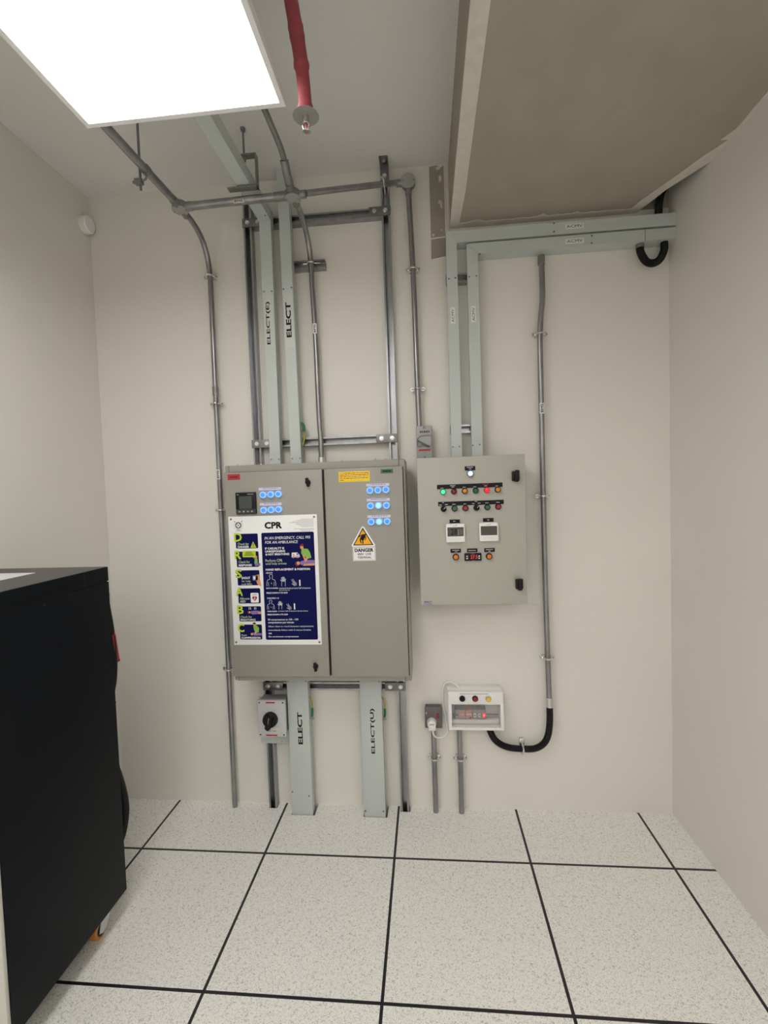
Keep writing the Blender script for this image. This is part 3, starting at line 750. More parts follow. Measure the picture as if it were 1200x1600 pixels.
# lamp rows
def lamp(parent, x, z, y, r, bez, lens, name='indicator_lamp', h=0.014):
    """round pilot lamp: bezel ring with a domed lens"""
    b = B(); b.lathe([(r, 0), (r, h * 0.6), (r * 0.93, h), (r * (0.60 if bez is BEZB else 0.74), h), (r * (0.59 if bez is BEZB else 0.72), h * 0.8), (0, h * 0.8)], (x, y, z), (0, -1, 0), bez, 28)
    p = b.build(name, parent)
    b = B(); q = r * (0.58 if bez is BEZB else 0.70)
    b.lathe([(q, h * 0.78), (q, h * 1.05), (q * 0.75, h * 1.16), (0, h * 1.22)], (x, y, z), (0, -1, 0), lens, 28)
    b.build('lens', p); return p
L0 = lamp(cab, -0.566, 1.6535, CYF, 0.0162, BEZB, LBLUE); L0['label'] = 'blue lit indicator lamp'
for x, z, br in [(-0.529, 1.6545, 0), (-0.4925, 1.6555, 0), (-0.566, 1.582, 0), (-0.530, 1.583, 0), (-0.4945, 1.584, 0),
              (-0.0645, 1.6575, 0), (-0.028, 1.658, 0), (0.0085, 1.659, 0), (-0.0645, 1.587, 0), (-0.028, 1.588, 1), (0.0085, 1.587, 0),
              (-0.064, 1.514, 0), (-0.027, 1.514, 1), (0.0095, 1.514, 0)]:
    dup(L0, (x + 0.566, 0, z - 1.6535), cab, {LBLUE: LBLUE2} if br else None)
for x0, x1, z in ((-0.588, -0.481, 1.6805), (-0.586, -0.482, 1.609), (-0.082, 0.024, 1.682), (-0.082, 0.024, 1.6135), (-0.081, 0.025, 1.5375)):
    b = B(); b.box(x0, x1, CYF - 0.0015, CYF, z - 0.006, z + 0.006, STRIPL)
    x = x0 + 0.02
    while x < x1 - 0.02:
        w = random.uniform(0.004, 0.012); b.box(x, x + w, CYF - 0.0018, CYF - 0.0015, z + 0.0005, z + 0.0035, PPURP); x += w + 0.003
    b.build('label_strip', cab, 'white engraved strip over the blue lamps')
# danger sticker
dg = B(); y = CYF
dg.prism([(-0.105, 1.495), (-0.097, 1.489), (-0.0495, 1.407), (-0.053, 1.4005), (-0.157, 1.4005), (-0.160, 1.407), (-0.112, 1.489)], y - 0.0006, y, PRINTW)
dg.prism([(-0.105, 1.4885), (-0.0575, 1.4065), (-0.1525, 1.4065)], y - 0.0010, y - 0.0006, INK)
dg.prism([(-0.105, 1.4795), (-0.0645, 1.4105), (-0.1455, 1.4105)], y - 0.0014, y - 0.0010, ORNT)
def P2(pts, m=INK, d=0.0018): dg.prism(pts, y - d, y - 0.0014, m)
P2([(-0.1062, 1.4765), (-0.1025, 1.4715), (-0.1045, 1.4705), (-0.1010, 1.463), (-0.1070, 1.4725), (-0.1050, 1.4735)], REDT)
P2([(-0.0955, 1.4575), (-0.0920, 1.4600), (-0.0885, 1.4590), (-0.0880, 1.4550), (-0.0905, 1.4520), (-0.0945, 1.4530)])     # head
P2([(-0.0960, 1.4575), (-0.1080, 1.4570), (-0.1170, 1.4440), (-0.1120, 1.4330), (-0.1000, 1.4340), (-0.0925, 1.4500)])     # torso
P2([(-0.1080, 1.4570), (-0.1190, 1.4530), (-0.1250, 1.4450), (-0.1225, 1.4440), (-0.1150, 1.4500)])                       # arm back
P2([(-0.0930, 1.4500), (-0.0905, 1.4400), (-0.0945, 1.4290), (-0.0970, 1.4300), (-0.0945, 1.4400), (-0.0975, 1.4460)])     # arm front
P2([(-0.1170, 1.4420), (-0.1210, 1.4300), (-0.1160, 1.4160), (-0.1120, 1.4165), (-0.1150, 1.4290), (-0.1090, 1.4350)])     # leg
P2([(-0.1120, 1.4350), (-0.1090, 1.4280), (-0.1090, 1.4130), (-0.1040, 1.4130), (-0.1040, 1.4280), (-0.1000, 1.4350)])
dg.box(-0.155, -0.0495, y - 0.0006, y, 1.3345, 1.3995, PRINTW)
dg.box(-0.1525, -0.0520, y - 0.0009, y - 0.0006, 1.3370, 1.3975, REDT); dg.box(-0.1513, -0.0532, y - 0.0012, y - 0.0009, 1.3382, 1.3963, PRINTW)
dg.text('DANGER', -0.146, -0.0595, 1.3755, 1.3925, y - 0.0016, INK, bold=0.03)
dg.text('400V  LIVE', -0.134, -0.070, 1.3605, 1.3705, y - 0.0016, GAP, bold=0.012)
dg.text('TERMINAL', -0.134, -0.068, 1.3450, 1.3550, y - 0.0016, GAP, bold=0.012)
dg.build('warning_sticker', door2, 'amber triangle danger sticker with falling figure')

# ------------------------------------------------------------------ CPR sign
PX, PZ = -0.742, 1.556
sign = thing('cpr_sign', 'white and navy CPR first aid sign riveted to the large cabinet door', 'sign', (-0.53, CYF - 0.002, 0.944))
YS = CYF - 0.0032
sign_board = B().box(PX, -0.317, YS, CYF - 0.0002, 0.944, PZ, PRINTW, 0.0008).build('board', sign)
class Art(B):
    """drawing on the sign: coordinates in millimetres from its top left corner, layer = order of printing"""
    def rect(self, x0, y0, x1, y1, m, k=1, r=0):
        pts = [(x0, y0), (x1, y0), (x1, y1), (x0, y1)]
        if r:
            pts = []
            for cx, cy, a0 in ((x1 - r, y0 + r, -90), (x1 - r, y1 - r, 0), (x0 + r, y1 - r, 90), (x0 + r, y0 + r, 180)):
                for q in range(5):
                    a = math.radians(a0 + q * 22.5); pts.append((cx + r * math.cos(a), cy + r * math.sin(a)))
        return self.poly(pts, m, k)
    def poly(self, pts, m, k=1):
        i = self.mi(m)
        vs = [self.bm.verts.new((PX + a / 1000, YS - 0.00022 * k, PZ - b / 1000)) for a, b in pts]
        f = self.bm.faces.new(vs); f.material_index = i
        tri = bmesh.ops.triangulate(self.bm, faces=[f]); return self
    def t(self, s, x0, y0, x1, y1, m, k=2, bold=0.0, shear=0.0):
        return self.text(s, PX + x0 / 1000, PX + x1 / 1000, PZ - y1 / 1000, PZ - y0 / 1000, YS - 0.00022 * k, m, bold=bold, shear=shear)
    def line(self, pts, w, m, k=2):
        for (a, b), (c, d) in zip(pts, pts[1:]):
            L = math.hypot(c - a, d - b) or 1; nx, ny = -(d - b) / L * w / 2, (c - a) / L * w / 2
            self.poly([(a + nx, b + ny), (c + nx, d + ny), (c - nx, d - ny), (a - nx, b - ny)], m, k)
        return self
    def ell(self, cx, cy, rx, ry, m, k=2, n=14): return self.poly([(cx + rx * math.cos(2 * math.pi * q / n), cy + ry * math.sin(2 * math.pi * q / n)) for q in range(n)], m, k)
    def flat(self, name, label=None):
        o = self.build(name, sign, label, smooth=False); return o
a = Art()
a.t('CPR', 175, 30, 257, 62, INK, bold=0.03)
a.flat('heading'); a = Art()
# round emblem with crossed tools
a.ell(48, 42, 15, 15, INK, 1, 24); a.ell(48, 42, 10.5, 10.5, PRINTW, 2, 24)
a.line([(41, 35), (55, 49)], 2, INK, 3); a.line([(55, 35), (41, 49)], 2, INK, 3)
a.line([(34, 28), (29, 22)], 3, INK, 1); a.line([(62, 28), (68, 21)], 3, INK, 1)
for q in range(9):
    g = math.radians(200 - q * 27.5); a.ell(48 + 21 * math.cos(g), 42 + 21 * math.sin(g), 1.6, 2.2, GREYINK, 1, 8)
a.line([(40, 64), (56, 64)], 2.5, INK, 1); a.line([(33, 70), (63, 70)], 1.6, GREYINK, 1)
a.flat('emblem', 'round emblem with crossed tools'); a = Art()
for y0, ws in ((21, (60, 78, 100, 117)), (41, (86, 82, 70, 60)), (65, (96, 70, 62))):
    for q, w in enumerate(ws): a.line([(409 - w, y0 + q * 5), (409, y0 + q * 5)], 1.3, GREYINK, 1)
a.flat('fine_print')
# left column
rows = [(82, 152, 'D'), (166, 240, 'R'), (255, 327, 'S'), (341, 413, 'A'), (427, 499, 'B'), (514, 586, 'C')]
for k, (y0, y1, ch) in enumerate(rows):
    a = Art(); a.rect(32, y0, 140, y1, NAVY, 1, 6)
    a.t(ch, 23 if ch != 'D' else 25, y0 - 4, 54 if ch != 'D' else 62, y0 + 36, NAVY, 2, bold=0.045)
    a.t(ch, 23 if ch != 'D' else 25, y0 - 4, 54 if ch != 'D' else 62, y0 + 36, LIME, 3, bold=0.018)
    if ch == 'D':
        a.t('Check for', 41, 124, 95, 136, LIMES); a.t('DANGER', 41, 139, 95, 149, PRINTW, bold=0.02)
        a.poly([(116, 119), (131, 149), (102, 149)], LIME, 2); a.rect(115, 128, 118, 140, INK, 3); a.rect(115, 142, 118, 145, INK, 3)
    if ch == 'R':
        a.rect(62, 163, 126, 193, LIME, 2, 5); a.poly([(108, 192), (122, 192), (120, 200)], LIME, 2)
        for q in range(3): a.line([(78 - q * 4, 170 + q * 7), (108 + q * 4, 170 + q * 7)], 3, NAVY, 3)
        a.t('Check for', 41, 209, 96, 221, LIMES); a.t('RESPONSE', 41, 226, 105, 236, PRINTW, bold=0.02)
        a.ell(127, 193, 6, 6, SKIN, 4); a.poly([(120, 200), (133, 199), (134, 222), (118, 224)], PGREEN, 4); a.poly([(118, 224), (146, 222), (147, 234), (122, 236)], PPURP, 4)
    if ch == 'S':
        a.t('SHOUT', 52, 286, 94, 297, PRINTW, bold=0.02); a.t('for help', 52, 302, 95, 314, LIMES); a.t('(call 995)', 51, 317, 101, 328, LIMES)
        a.rect(106, 280, 131, 304, GREYINK, 3, 3); a.ell(114, 292, 5, 8, PRINTW, 4); a.poly([(124, 278), (136, 276), (143, 310), (146, 334), (128, 322), (120, 300)], SKIN, 3)
    if ch == 'A':
        a.t('Allocate', 39, 384, 87, 395, LIMES); a.t('AED', 39, 398, 66, 408, LIMES, bold=0.01)
        a.rect(92, 363, 131, 409, PRINTW, 2, 5); a.t('AED', 99, 368, 124, 376, GREYINK, 3)
        a.ell(106, 386, 6.5, 6.5, HEART, 3); a.ell(117, 386, 6.5, 6.5, HEART, 3); a.poly([(100, 388.5), (123, 388.5), (111.5, 403)], HEART, 3)
        a.poly([(113, 382), (107, 391), (111, 391), (109, 398), (116, 388.5), (112, 388.5)], PRINTW, 4)
    if ch == 'B':
        for x in (82, 108):
            a.line([(x, 431), (x, 442)], 2.5, PRINTW, 2); a.line([(x + 7, 431), (x + 7, 442)], 2.5, PRINTW, 2)
        a.t('Check for', 38, 472, 94, 482, LIMES); a.t('BREATHING', 38, 486, 111, 496, LIMES, bold=0.02)
        a.ell(80, 456, 7, 7, HAIRP, 3); a.ell(84, 455, 5, 5, SKIN, 4); a.poly([(90, 450), (112, 447), (140, 450), (140, 463), (100, 466), (90, 462)], PPURP, 3); a.rect(126, 455, 141, 464, SKIN, 4)
    if ch == 'C':
        a.t('Start', 38, 560, 65, 569, LIMES); a.t('COMPRESSION', 38, 573, 131, 583, PRINTW, bold=0.02)
        a.ell(105, 513, 7, 7, SKIN, 4); a.ell(104, 508, 8, 4, INK, 5); a.poly([(98, 520), (114, 517), (126, 530), (124, 551), (112, 553), (101, 540)], PGREEN, 4)
        a.poly([(108, 540), (114, 552), (106, 562), (102, 556)], SKIN, 5); a.poly([(92, 553), (136, 556), (139, 566), (100, 568)], PPURP, 4); a.ell(90, 560, 6, 6, SKIN, 4)
    a.flat('step_panel', 'navy panel with lime letter ' + ch)
# main navy panel
a = Art(); a.rect(157, 80, 408, 588, NAVY, 1, 7)
a.t('IN AN EMERGENCY, CALL 995', 172, 99, 391, 114, PRINTW, shear=0.2, bold=0.004)
a.t('FOR AN AMBULANCE', 173, 119, 331, 132, PRINTW, shear=0.2, bold=0.004)
a.t('IF CASUALTY IS', 172, 149, 264, 159, PRINTW, bold=0.02); a.t('UNRESPONSIVE', 172, 163, 268, 173, PRINTW, bold=0.02); a.t('& NOT BREATHING', 173, 177, 287, 187, PRINTW, bold=0.02)
a.t('Perform CPR', 172, 205, 253, 218, LIMES); a.t('until help arrives', 172, 221, 272, 234, LIMES)
a.t('HAND REPLACEMENT & POSITION', 171, 249, 383, 259, PRINTW, bold=0.025)
a.t('ADULTS', 171, 266, 203, 273, PRINTW, bold=0.01); a.t('CHILDREN 1-8', 171, 386, 228, 393, PRINTW, bold=0.01)
a.t('BOTH HANDS:', 170, 339, 227, 345, PRINTW, bold=0.02); a.t('interlock hands at lower half of sternum', 232, 339, 382, 347, PRINTW); a.t('(breast bone)', 232, 350, 282, 356, PRINTW)
a.t('PRESS DOWN 4 TO 6CM', 170, 361, 271, 368, PRINTW, bold=0.02)
a.t('ONE HAND:', 170, 449, 218, 455, PRINTW, bold=0.02); a.t('at lower half of sternum (breast bone)', 223, 448, 365, 456, PRINTW); a.t('PRESS DOWN 4 TO 5CM', 170, 464, 268, 471, PRINTW, bold=0.02)
a.t('30 compressions at 100 - 120', 171, 487, 317, 498, PRINTW, bold=0.01); a.t('compressions per minute', 171, 501, 296, 512, PRINTW, bold=0.01)
a.t('Allow chest to recoil between compressions', 171, 520, 389, 530, PRINTW); a.t('immediately follow with 2 rescue breaths', 171, 538, 376, 547, PRINTW, bold=0.005)
a.t('OR', 171, 554, 187, 561, PRINTW, bold=0.02); a.t('Do continuous compressions', 171, 569, 316, 578, PRINTW, bold=0.01)
a.flat('instruction_panel', 'navy panel of white instructions')
a = Art()
# rescuer in a green shirt over a person lying down, ambulance behind
a.poly([(300, 176), (326, 176), (336, 187), (337, 198), (298, 198)], PRINTW, 3); a.ell(306, 199, 4, 4, GREYINK, 4, 10); a.ell(327, 199, 4, 4, GREYINK, 4, 10); a.rect(302, 191, 336, 194, HEART, 4); a.poly([(322, 179), (329, 180), (333, 187), (322, 187)], BLUEI, 4); a.line([(304, 185), (312, 185)], 2.5, HEART, 4); a.line([(308, 181), (308, 189)], 2.5, HEART, 4)
a.poly([(341, 146), (354, 144), (357, 156), (350, 163), (341, 157)], SKIN, 3); a.poly([(340, 140), (353, 134), (358, 142), (356, 148), (342, 146)], HAIRP, 4)
a.poly([(346, 163), (358, 158), (376, 160), (386, 176), (392, 202), (376, 206), (366, 198), (352, 190), (344, 180)], PGREEN, 3)
a.poly([(349, 186), (357, 190), (364, 204), (372, 196), (377, 200), (370, 216), (362, 222), (356, 206)], SKIN, 4)
a.ell(324, 229, 11, 11, HAIRP, 3); a.ell(329, 226, 8, 8, SKIN, 4); a.poly([(338, 219), (352, 214), (380, 212), (407, 213), (407, 226), (385, 232), (345, 236), (337, 230)], PPURP, 3)
a.poly([(356, 231), (407, 227), (407, 238), (350, 239)], SKIN, 4)
a.flat('rescue_picture', 'rescuer in a green shirt pressing on a lying person')
for ox, oy, s in ((195, 275, 1.0), (188, 397, 0.8)):
    a = Art()
    hd = [(ox + 8 * s * math.cos(g), oy + 10 * s + 9 * s * math.sin(g)) for g in [math.radians(130 + q * 28) for q in range(11)]]
    a.line(hd, 1.4, PRINTW, 2)
    a.line([(ox - 5 * s, oy + 17 * s), (ox - 6 * s, oy + 24 * s), (ox - 17 * s, oy + 28 * s), (ox - 21 * s, oy + 38 * s), (ox - 22 * s, oy + 57 * s)], 1.4, PRINTW, 2)
    a.line([(ox + 5 * s, oy + 17 * s), (ox + 6 * s, oy + 24 * s), (ox + 17 * s, oy + 28 * s), (ox + 21 * s, oy + 38 * s), (ox + 22 * s, oy + 57 * s)], 1.4, PRINTW, 2)
    a.line([(ox - 14 * s, oy + 38 * s), (ox - 13 * s, oy + 57 * s)], 1.2, PRINTW, 2); a.line([(ox + 14 * s, oy + 38 * s), (ox + 13 * s, oy + 57 * s)], 1.2, PRINTW, 2)
    a.ell(ox + 1, oy + 44 * s, 3.4 * s, 3.4 * s, GREYINK, 2, 10)
    a.flat('torso_drawing')
for ox, oy, s in ((254, 289, 1.0), (234, 405, 0.85)):
    a = Art()
    for q, (dx, dy) in enumerate(((-13, 14), (-8, 3), (-2, 0), (4, 2), (10, 10))):
        a.line([(ox + dx * 0.6, oy + 22 * s), (ox + dx * s - 1.5, oy + dy * s), (ox + dx * s + 1.5, oy + dy * s), (ox + dx * 0.6 + 2.5, oy + 22 * s)], 1.2, PRINTW, 2)
    a.line([(ox - 8 * s, oy + 22 * s), (ox - 9 * s, oy + 44 * s)], 1.3, PRINTW, 2); a.line([(ox + 9 * s, oy + 20 * s), (ox + 8 * s, oy + 44 * s)], 1.3, PRINTW, 2)
    a.flat('hand_drawing')
for ox, oy, s in ((306, 300, 1.0), (277, 416, 0.9)):
    a = Art()
    a.poly([(ox - 10 * s, oy + 14 * s), (ox + 2, oy + 10 * s), (ox + 12 * s, oy + 20 * s), (ox + 10 * s, oy + 31 * s), (ox - 2 * s, oy + 33 * s)], GREYINK, 2)
    a.line([(ox - 14 * s, oy + 2 * s), (ox - 6 * s, oy + 14 * s)], 1.4, PRINTW, 3); a.line([(ox - 6 * s, oy), (ox - 1 * s, oy + 12 * s)], 1.4, PRINTW, 3); a.line([(ox - 13 * s, oy + 22 * s), (ox, oy + 30 * s)], 1.4, PRINTW, 3)
    a.flat('hand_drawing')
for x, y0, y1 in ((332, 303, 333), (302, 414, 444)):
    a = Art(); a.rect(x - 3, y0 + 3, x + 3, y1, PRINTW, 2); a.poly([(x, y0), (x + 4.5, y0 + 6), (x - 4.5, y0 + 6)], PRINTW, 3); a.flat('arrow')
for x, z in ((13, 12), (412, 12), (11, 599), (414, 600)):
    b = B(); b.lathe([(0.0050, 0), (0.0045, 0.002), (0, 0.003)], (PX + x / 1000, YS, PZ - z / 1000), (0, -1, 0), PLATE, 14); b.build('rivet', sign)

# ------------------------------------------------------------------ control panel
PX0, PX1, PZ0, PZ1, PY = 0.151, 0.6385, 1.1135, 1.798, -0.210
pan = thing('control_panel', 'grey single-door control panel with rows of coloured lamps and thermostats', 'control panel', (0.395, -0.1, PZ0))
B().box(PX0 + 0.002, PX1 - 0.002, PY + 0.016, -0.071, PZ0 + 0.002, PZ1 - 0.002, CAB2, 0.003).build('body', pan)
pdoor = B().box(PX0, PX1, PY, PY + 0.015, PZ0, PZ1, CAB2, 0.003, 3).build('door', pan)
for x, z in ((0.594, 1.700), (0.600, 1.209)):
    b = B(); b.box(x - 0.016, x + 0.016, PY - 0.020, PY, z - 0.022, z + 0.022, BLACK, 0.003)
    b.box(x - 0.006, x + 0.012, PY - 0.030, PY - 0.016, z - 0.026, z + 0.027, BLACK, 0.003, rot=Matrix.Rotation(math.radians(6), 3, 'Y'))
    b.build('lock_handle', pdoor, 'square black turn lock')
b = B(); b.text('PMCT', 0.165, 0.203, 1.124, 1.1335, PY - 0.0004, BLUEI, bold=0.02, shear=0.3); b.box(0.162, 0.205, PY - 0.0004, PY, 1.1185, 1.1205, BLUEI); b.build('maker_logo', pdoor, 'small blue italic logo')
def eng(x0, x1, z0, z1, marks, parent=pan, skew=0.0):
    """black engraved plate; marks = (x, z, width) white strokes of lettering too small to read"""
    b = B(); b.prism([(x0, z0), (x1, z0 + skew), (x1, z1 + skew), (x0, z1)], PY - 0.0018, PY, BLACK)
    for x, z, w, h, m in marks:
        q = 0
        while q < w - 0.001:
            d = random.uniform(0.0015, 0.0035); b.box(x - w / 2 + q, x - w / 2 + min(q + d, w), PY - 0.0022, PY - 0.0018, z - h / 2, z + h / 2, m); q += d + 0.0009
    return b.build('label_plate', parent, 'black engraved label plate')
SW = SEGP
eng(0.369, 0.4165, 1.7335, 1.7525, [(0.393, 1.747, 0.028, 0.003, SW), (0.394, 1.740, 0.012, 0.0028, SW)])
row1 = [0.2675, 0.317, 0.366, 0.4155, 0.4655, 0.514]
eng(0.2405, 0.5365, 1.6525, 1.6725, [(0.264, 1.6565, 0.013, 0.003, SW), (0.312, 1.667, 0.024, 0.003, SW), (0.313, 1.6605, 0.012, 0.003, SW), (0.364, 1.6575, 0.013, 0.003, SW), (0.412, 1.658, 0.013, 0.003, SW), (0.461, 1.668, 0.026, 0.003, REDT), (0.461, 1.661, 0.012, 0.003, SW), (0.511, 1.6585, 0.012, 0.003, SW)], skew=0.001)
eng(0.2435, 0.5405, 1.5745, 1.5940, [(0.267, 1.590, 0.008, 0.003, SW), (0.254, 1.580, 0.012, 0.003, SW), (0.281, 1.581, 0.013, 0.003, SW), (0.316, 1.581, 0.015, 0.003, SW), (0.366, 1.581, 0.013, 0.003, SW), (0.417, 1.591, 0.010, 0.003, SW), (0.404, 1.582, 0.011, 0.003, SW), (0.430, 1.583, 0.013, 0.003, SW), (0.465, 1.583, 0.015, 0.003, SW), (0.514, 1.584, 0.014, 0.003, SW)], skew=0.001)
for x0, x1, z0, z1, mk in ((0.2935, 0.3405, 1.4945, 1.511, [(0.316, 1.503, 0.012, 0.003, SW)]), (0.4455, 0.4930, 1.4965, 1.5135, [(0.469, 1.505, 0.008, 0.004, SW)]),
                       (0.294, 0.342, 1.3575, 1.3755, [(0.318, 1.369, 0.032, 0.003, SW), (0.319, 1.362, 0.012, 0.0025, SW)]), (0.3695, 0.417, 1.3585, 1.3755, [(0.393, 1.3665, 0.034, 0.003, SW)]),
                       (0.4475, 0.4955, 1.3575, 1.3755, [(0.471, 1.369, 0.032, 0.003, SW), (0.472, 1.362, 0.010, 0.0025, SW)])):
    eng(x0, x1, z0, z1, mk)
Lw = lamp(pan, 0.3925, 1.719, PY, 0.0152, BEZW, LWHITE, h=0.016); Lw['label'] = 'white lit indicator lamp'
rr = 0.0138
base = None
for x, bz, ln, lab in zip(row1, (LGREEN, BLACK, BLACK, BLACK, REDP, BLACK), (LGREENON, LRED, LAMBER, LGREEN, LREDON, LAMBER),
                      ('green lit lamp', 'unlit red lamp', 'amber lamp', 'unlit green lamp', 'bright red lit lamp', 'amber lamp')):
    if base is None: base = lamp(pan, x, 1.6395, PY, rr, bz, ln, h=0.016); o = base
    else: o = dup(base, (x - row1[0], 0, (x - row1[0]) * 0.008), pan, {LGREEN: bz, LGREENON: ln})
    o['label'] = lab
def selector(x, z):
    b = B(); b.lathe([(rr, 0), (rr, 0.008), (rr * 0.9, 0.012), (0, 0.012)], (x, PY, z), (0, -1, 0), BLACK, 24)
    p = b.build('selector_switch', pan, 'black rotary selector switch')
    b = B(); R = Matrix.Rotation(math.radians(42), 3, 'Y')
    b.box(x - 0.0045, x + 0.0045, PY - 0.026, PY - 0.010, z - 0.0125, z + 0.0125, BLACK, 0.002, rot=R)
    b.box(x - 0.0009, x + 0.0009, PY - 0.0268, PY - 0.0258, z + 0.001, z + 0.0120, SEGP, rot=R, pivot=(x, PY, z))
    b.build('knob', p)
def pushb(x, z, m, lab):
    b = B(); b.lathe([(rr, 0), (rr, 0.010), (rr * 0.92, 0.013), (rr * 0.78, 0.013), (rr * 0.78, 0.010), (0, 0.010)], (x, PY, z), (0, -1, 0), BLACK, 24)
    p = b.build('push_button', pan, lab)
    b = B(); b.lathe([(rr * 0.74, 0.008), (rr * 0.74, 0.012), (rr * 0.66, 0.0135), (0, 0.0135)], (x, PY, z), (0, -1, 0), m, 24); b.build('button_cap', p); return p
row2 = [0.268, 0.3175, 0.367, 0.417, 0.466, 0.515]
selector(row2[0], 1.5615); pushb(row2[1], 1.562, LGREEN2, 'green push button'); pushb(row2[2], 1.562, LRED2, 'red push button')
selector(row2[3], 1.562); pushb(row2[4], 1.563, LGREEN2, 'green push button'); pushb(row2[5], 1.564, LRED2, 'red push button')
def thermostat(x, z, digits):
    w = 0.0435
    b = B(); b.box(x - w, x + w, PY - 0.018, PY, z - w, z + w, WHITE, 0.006, 4)
    p = b.build('thermostat', pan, 'white square thermostat' + (' reading 28' if digits else ' with blank screen'))
    b = B(); b.box(x - 0.0365, x + 0.0365, PY - 0.0186, PY - 0.017, z - 0.0145, z + 0.0270, LCD)
    if digits:
        b.text('28', x - 0.021, x + 0.007, z - 0.008, z + 0.020, PY - 0.0190, GAP, bold=0.015)
        b.text('1', x + 0.011, x + 0.0155, z - 0.008, z + 0.016, PY - 0.0190, GREYINK)
        for q in range(3): b.box(x + 0.020, x + 0.032, PY - 0.0189, PY - 0.0186, z - 0.004 + q * 0.008, z - 0.002 + q * 0.008, GREYINK)
    b.build('screen', p)
    b = B(); b.box(x - 0.012, x + 0.002, PY - 0.0184, PY - 0.018, z + 0.0320, z + 0.0335, GREYINK); b.box(x + 0.003, x + 0.007, PY - 0.0184, PY - 0.018, z + 0.0325, z + 0.0365, GREYINK)
    b.box(x - 0.026, x + 0.024, PY - 0.0184, PY - 0.018, z - 0.0275, z - 0.0262, STICK); b.build('printed_marks', p)
thermostat(0.3185, 1.4495, True); thermostat(0.4690, 1.4510, False)
for x in (0.3175, 0.4685):
    o = lamp(pan, x, 1.3385, PY, 0.0148, BLACK, LAMBER2, h=0.016); o['label'] = 'orange lamp beside the digital controller'
p = B().box(0.357, 0.434, PY - 0.010, PY, 1.3195, 1.3545, BLACK, 0.002).build('digital_controller', pan, 'black digital controller with red digits')
b = B(); b.text('27.5', 0.384, 0.416, 1.329, 1.346, PY - 0.0104, SEGR, bold=0.01)
for x in (0.3645, 0.4195):
    for z in (1.3315, 1.3415): b.box(x, x + 0.008, PY - 0.0108, PY - 0.010, z - 0.003, z + 0.002, SEGP)
b.box(0.388, 0.402, PY - 0.0103, PY - 0.010, 1.3505, 1.3525, GREYINK); b.box(0.391, 0.401, PY - 0.0103, PY - 0.010, 1.3212, 1.3228, GREYINK)
b.build('display', p)

# ------------------------------------------------------------------ small isolator on the wall above the control panel
iso = thing('isolator_switch', 'small grey lever isolator with red stripe at top left of the control panel', 'switch', (0.188, -0.03, 1.80))
b = B(); b.box(0.150, 0.2265, -0.062, 0, 1.802, 1.966, ISO, 0.004, 3); b.build('housing', iso)
b = B(); b.prism([(0.158, 1.897), (0.171, 1.913), (0.221, 1.914), (0.221, 1.870), (0.213, 1.8665)], -0.072, -0.062, ISO)
b.tube([(0.1535, -0.070, 1.896), (0.158, -0.070, 1.903), (0.166, -0.070, 1.912), (0.176, -0.070, 1.9155), (0.222, -0.070, 1.9165)], 0.0021, ROD, 8)
b.tube([(0.1545, -0.076, 1.896), (0.175, -0.076, 1.884), (0.195, -0.076, 1.873), (0.214, -0.076, 1.863)], 0.0032, ROD, 8)
b.tube([(0.156, -0.072, 1.892), (0.154, -0.072, 1.876), (0.158, -0.072, 1.866), (0.168, -0.072, 1.866), (0.178, -0.072, 1.874), (0.190, -0.072, 1.868), (0.212, -0.072, 1.861)], 0.0023, ROD, 8)
b.build('lever', iso)
b = B(); b.box(0.161, 0.218, -0.0632, -0.062, 1.8425, 1.852, REDP); b.build('stripe', iso, 'red stripe')
b = B()
for x, w in ((0.168, 0.008), (0.178, 0.006), (0.187, 0.009), (0.198, 0.008), (0.209, 0.006)): b.box(x, x + w, -0.0626, -0.062, 1.932, 1.941, RACKTOP)
for x in (0.176, 0.184, 0.193): b.box(x, x + 0.007, -0.0626, -0.062, 1.829, 1.835, GREY5)
b.build('printed_marks', iso)
for z in (1.957, 1.813):
    b = B(); b.lathe([(0.0062, 0), (0.0058, 0.001), (0, 0.001)], (0.189, -0.062, z), (0, -1, 0), PLATE, 14); b.build('screw', iso)

# ------------------------------------------------------------------ rotary isolator below the large cabinet
rt = thing('rotary_isolator', 'light grey rotary isolator with large black knob below the cabinet', 'switch', (-0.615, -0.09, 0.352))
B().box(-0.712, -0.552, -0.0465, -0.0415, 0.352, 0.600, TRUNK, 0.001).build('back_plate', rt, 'pale green back plate')
b = B(); b.lathe([(0.003, 0), (0, 0.002)], (-0.598, -0.0465, 0.362), (0, -1, 0), PLATE, 8); b.build('screw', rt)
b = B(); b.box(-0.684, -0.554, -0.118, -0.0465, 0.438, 0.616, ISOD, 0.004); b.build('body', rt)
fr = B().box(-0.690, -0.546, -0.132, -0.112, 0.432, 0.6205, ISOW, 0.004, 3).build('front_cover', rt)
for x in (-0.679, -0.558):
    for z in (0.444, 0.6085): head(fr, (x, -0.132, z), (0, -1, 0), 0.0040, 0.0008, INK, 'screw', 12)
B().box(-0.645, -0.598, -0.1325, -0.132, 0.605, 0.6125, REDP).build('stripe', fr, 'red label stripe')
B().box(-0.650, -0.592, -0.1325, -0.132, 0.4375, 0.4445, REDP).build('stripe', fr, 'red label stripe')
b = B(); b.prism([(-0.655, 0.478), (-0.585, 0.478), (-0.590, 0.452), (-0.650, 0.452)], -0.1326, -0.132, OFFWHITE)
for x in (-0.642, -0.615): b.box(x, x + 0.018, -0.1329, -0.1326, 0.462, 0.465, REDT)
b.build('scale_plate', fr)
b = B(); b.lathe([(0.0385, 0), (0.0385, 0.008), (0.036, 0.018), (0.033, 0.020), (0, 0.020)], (-0.6235, -0.132, 0.524), (0, -1, 0), BLACK, 32)
